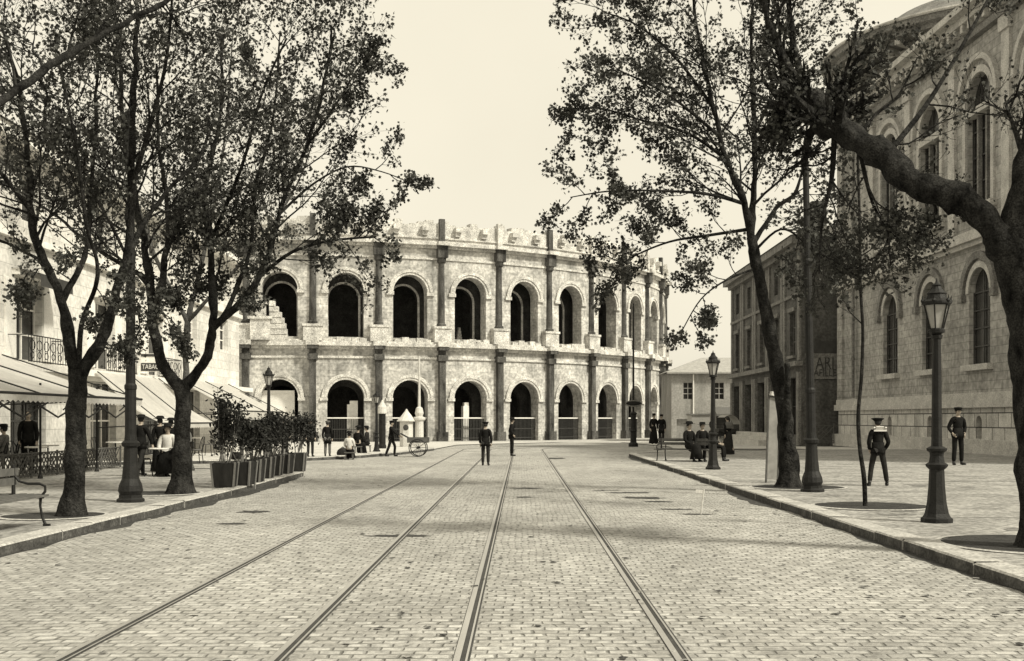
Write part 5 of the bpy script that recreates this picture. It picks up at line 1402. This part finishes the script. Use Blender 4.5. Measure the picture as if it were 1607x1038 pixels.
for i, (dx, dy, rz, ht, lab, sk) in enumerate([(.1, -.28, .5, 'lady', 'woman in black sitting on the right bench, nearest the road', True), (.62, .1, .3, 'brim', 'man in black hat sitting in the middle of the right bench', False), (1.0, .35, 1.2, 'bowler', 'man in dark coat sitting at the end of the right bench behind the lamp', False)]):
    person(lab, (lb.x + dx, lb.y + dy, PAV), rz, 1.72, 'sit', 'cloth_black', 'cloth_black', ht, sk, seed=20 + i, seat=.44)
person('man in dark suit walking just behind the left tramway pole', onpave(221, 748), pi * .9, 1.55, 'walk', 'cloth_black', 'cloth_dark', 'brim', seed=14, coat_len=.05)
person('woman in long black skirt walking beside the left tramway pole', onpave(251, 741), pi, 1.5, 'stand', 'cloth_black', 'cloth_black', 'lady', True, seed=15)
person('woman half hidden behind the trunk of the tuning fork shaped tree', onpave(268, 740), pi, 1.45, 'stand', 'cloth_black', 'cloth_black', 'lady', True, seed=16)
person('waiter in dark waistcoat standing on the café terrace behind the fence', (-13.5, 31.4, PAV), .4, 1.68, 'stand', 'cloth_black', 'cloth_black', None, seed=17)
person('stout man in black standing by the doorway behind the nearest plane tree', (-12.75, 32.9, PAV), 1.2, 1.68, 'pockets', 'cloth_black', 'cloth_black', 'brim', seed=18, coat_len=.2)
person('customer in grey sitting at a terrace table at the far left', (-13.7, 30.4, PAV), -pi / 2, 1.65, 'sit', 'cloth_mid', 'cloth_dark', 'brim', seed=19)
for i, (x, y, rz, sk, ht, ct, lab) in enumerate([
    (-13.15, 27.0, 2.4, False, 'bowler', 'cloth_black', 'customer in black bowler seated at the nearest terrace table'),
    (-13.2, 34.1, .6, True, 'lady', 'cloth_dark', 'lady in dark dress seated near the far end of the terrace'),
    (-11.3, 38.5, 0, False, 'cap', 'cloth_mid', 'man in grey seated on the pavement beyond the fence'),
    (-9.3, 30.2, 0, False, 'brim', 'cloth_pale', 'man in pale jacket seated behind the tubs'),
    (-8.75, 29.5, -1.6, True, 'lady', 'cloth_black', 'woman in black seated behind the tubs')]):
    person(lab, (x, y, PAV), rz, 1.68, 'sit', ct, 'cloth_black', ht, sk, seed=30 + i)
for i, (px, py, lab, ap) in enumerate([(372, 722, 'woman with pale apron standing behind the second and third tubs', True), (412, 716, 'man in dark suit standing behind the middle of the shrubs', False), (447, 716, 'man in grey standing behind the far shrubs', False)]):
    person(lab, onpave(px, py), .4 * i, 1.45, 'stand', 'cloth_black' if i < 2 else 'cloth_mid', 'cloth_dark', None if ap else 'bowler', ap, seed=40 + i, apron=ap)
# bundle beside the sitting woman, stools under the seated people
x, y, _ = onroad(538, 719)
g = MB(); g.ball((0, 0, .2), .26, 10, 6, (1, .8, .85)); g.tube([(-.1, 0, .38), (0, 0, .46), (.1, 0, .38)], .02, 5); tag(g.build('bundle', M['cloth_dark'], loc=(x, y, .0)), 'dark bundle on the ground left of the sitting woman', 'bundle')
st0 = None
for (px, py, h, lab) in ((548, 722, .3, 'low stool under the woman with the white shawl'), (562, 716, .42, 'stool under the woman in black'), (576, 714, .42, 'stool under the person beside the small lamp')):
    x, y, _ = onroad(px, py)
    t = thing('stool', lab, 'stool', (x, y, .005), group='stools on the square')
    g = MB(); g.box((0, 0, h - .02), (.34, .34, .04)); g.build('seat', M['benchwood'], t)
    for sx in (-1, 1):
        for sy in (-1, 1): g = MB(); g.tube([(sx * .13, sy * .13, h - .03), (sx * .15, sy * .15, 0)], .016, 5); g.build('leg', M['benchwood'], t)
# handcart
t = thing('handcart', 'two wheeled handcart with spoked wheels pushed across the square', 'handcart', (pm[0] + 1.0, pm[1], .005))
g = MB(); g.box((.15, 0, .62), (.9, .6, .05)); g.box((.15, -.3, .72), (.9, .03, .2)); g.box((.15, .3, .72), (.9, .03, .2)); g.build('bed', M['benchwood'], t)
g = MB(); g.tube([(-.6, -.22, .98), (.1, -.22, .6)], .02, 6); g.tube([(-.6, .22, .98), (.1, .22, .6)], .02, 6); g.tube([(-.58, -.25, .98), (-.58, .25, .98)], .018, 6); g.build('handle', M['iron'], t)
for s in (-1, 1):
    g = MB(); n = 20; g.tube([(.15 + .36 * math.cos(2 * pi * q / n), s * .37, .38 + .36 * math.sin(2 * pi * q / n)) for q in range(n + 1)], .02, 5, cap=False)
    for q in range(10): a = 2 * pi * q / 10; g.tube([(.15, s * .37, .38), (.15 + .36 * math.cos(a), s * .37, .38 + .36 * math.sin(a))], .009, 4)
    g.ball((.15, s * .37, .38), .05, 8, 5); g.build('wheel', M['iron'], t)
# covered wagon far right
t = thing('covered_wagon', 'pale covered wagon standing before the low grey house', 'wagon', (15.6, 101, -.49))
g = MB(); g.box((0, 0, 1.7), (1.6, 2.6, 1.5)); g.build('body', M['shutter'], t)
g = MB(); g.box((0, 0, 2.5), (1.75, 2.8, .12)); g.build('roof', M['bldg_b_trim'], t)
for sx in (-1, 1):
    for sy in (-1, 1):
        g = MB(); n = 16; g.tube([(sx * .85, sy * .9 + .45 * math.cos(2 * pi * q / n), .47 + .45 * math.sin(2 * pi * q / n)) for q in range(n + 1)], .04, 5, cap=False)
        for q in range(8): a = 2 * pi * q / 8; g.tube([(sx * .85, sy * .9, .47), (sx * .85, sy * .9 + .45 * math.cos(a), .47 + .45 * math.sin(a))], .02, 4)
        g.build('wheel', M['iron'], t)
t = thing('hooded_carriage', 'small carriage with a pale folding hood behind the bench', 'carriage', (15.6, 88, -.28), .3)
g = MB(); g.box((0, 0, .9), (1.5, 1.1, .5)); g.box((-.9, 0, .7), (.7, .9, .12)); g.build('body', M['shopdark'], t)
g = MB()
for q in range(7):
    a0, a1 = q * .26, (q + 1) * .26
    g.quad((.2 + .9 * math.sin(a0 - .6), -.6, 1.1 + 1.1 * math.cos(a0 - .6)), (.2 + .9 * math.sin(a1 - .6), -.6, 1.1 + 1.1 * math.cos(a1 - .6)), (.2 + .9 * math.sin(a1 - .6), .6, 1.1 + 1.1 * math.cos(a1 - .6)), (.2 + .9 * math.sin(a0 - .6), .6, 1.1 + 1.1 * math.cos(a0 - .6)))
g.build('hood', M['shutter'], t)
for sx in (-.7, .7):
    for sy in (-1, 1):
        g = MB(); n = 18; g.tube([(sx + .45 * math.cos(2 * pi * q / n), sy * .62, .47 + .45 * math.sin(2 * pi * q / n)) for q in range(n + 1)], .03, 5, cap=False)
        for q in range(10): a = 2 * pi * q / 10; g.tube([(sx, sy * .62, .47), (sx + .45 * math.cos(a), sy * .62, .47 + .45 * math.sin(a))], .015, 4)
        g.build('wheel', M['iron'], t)
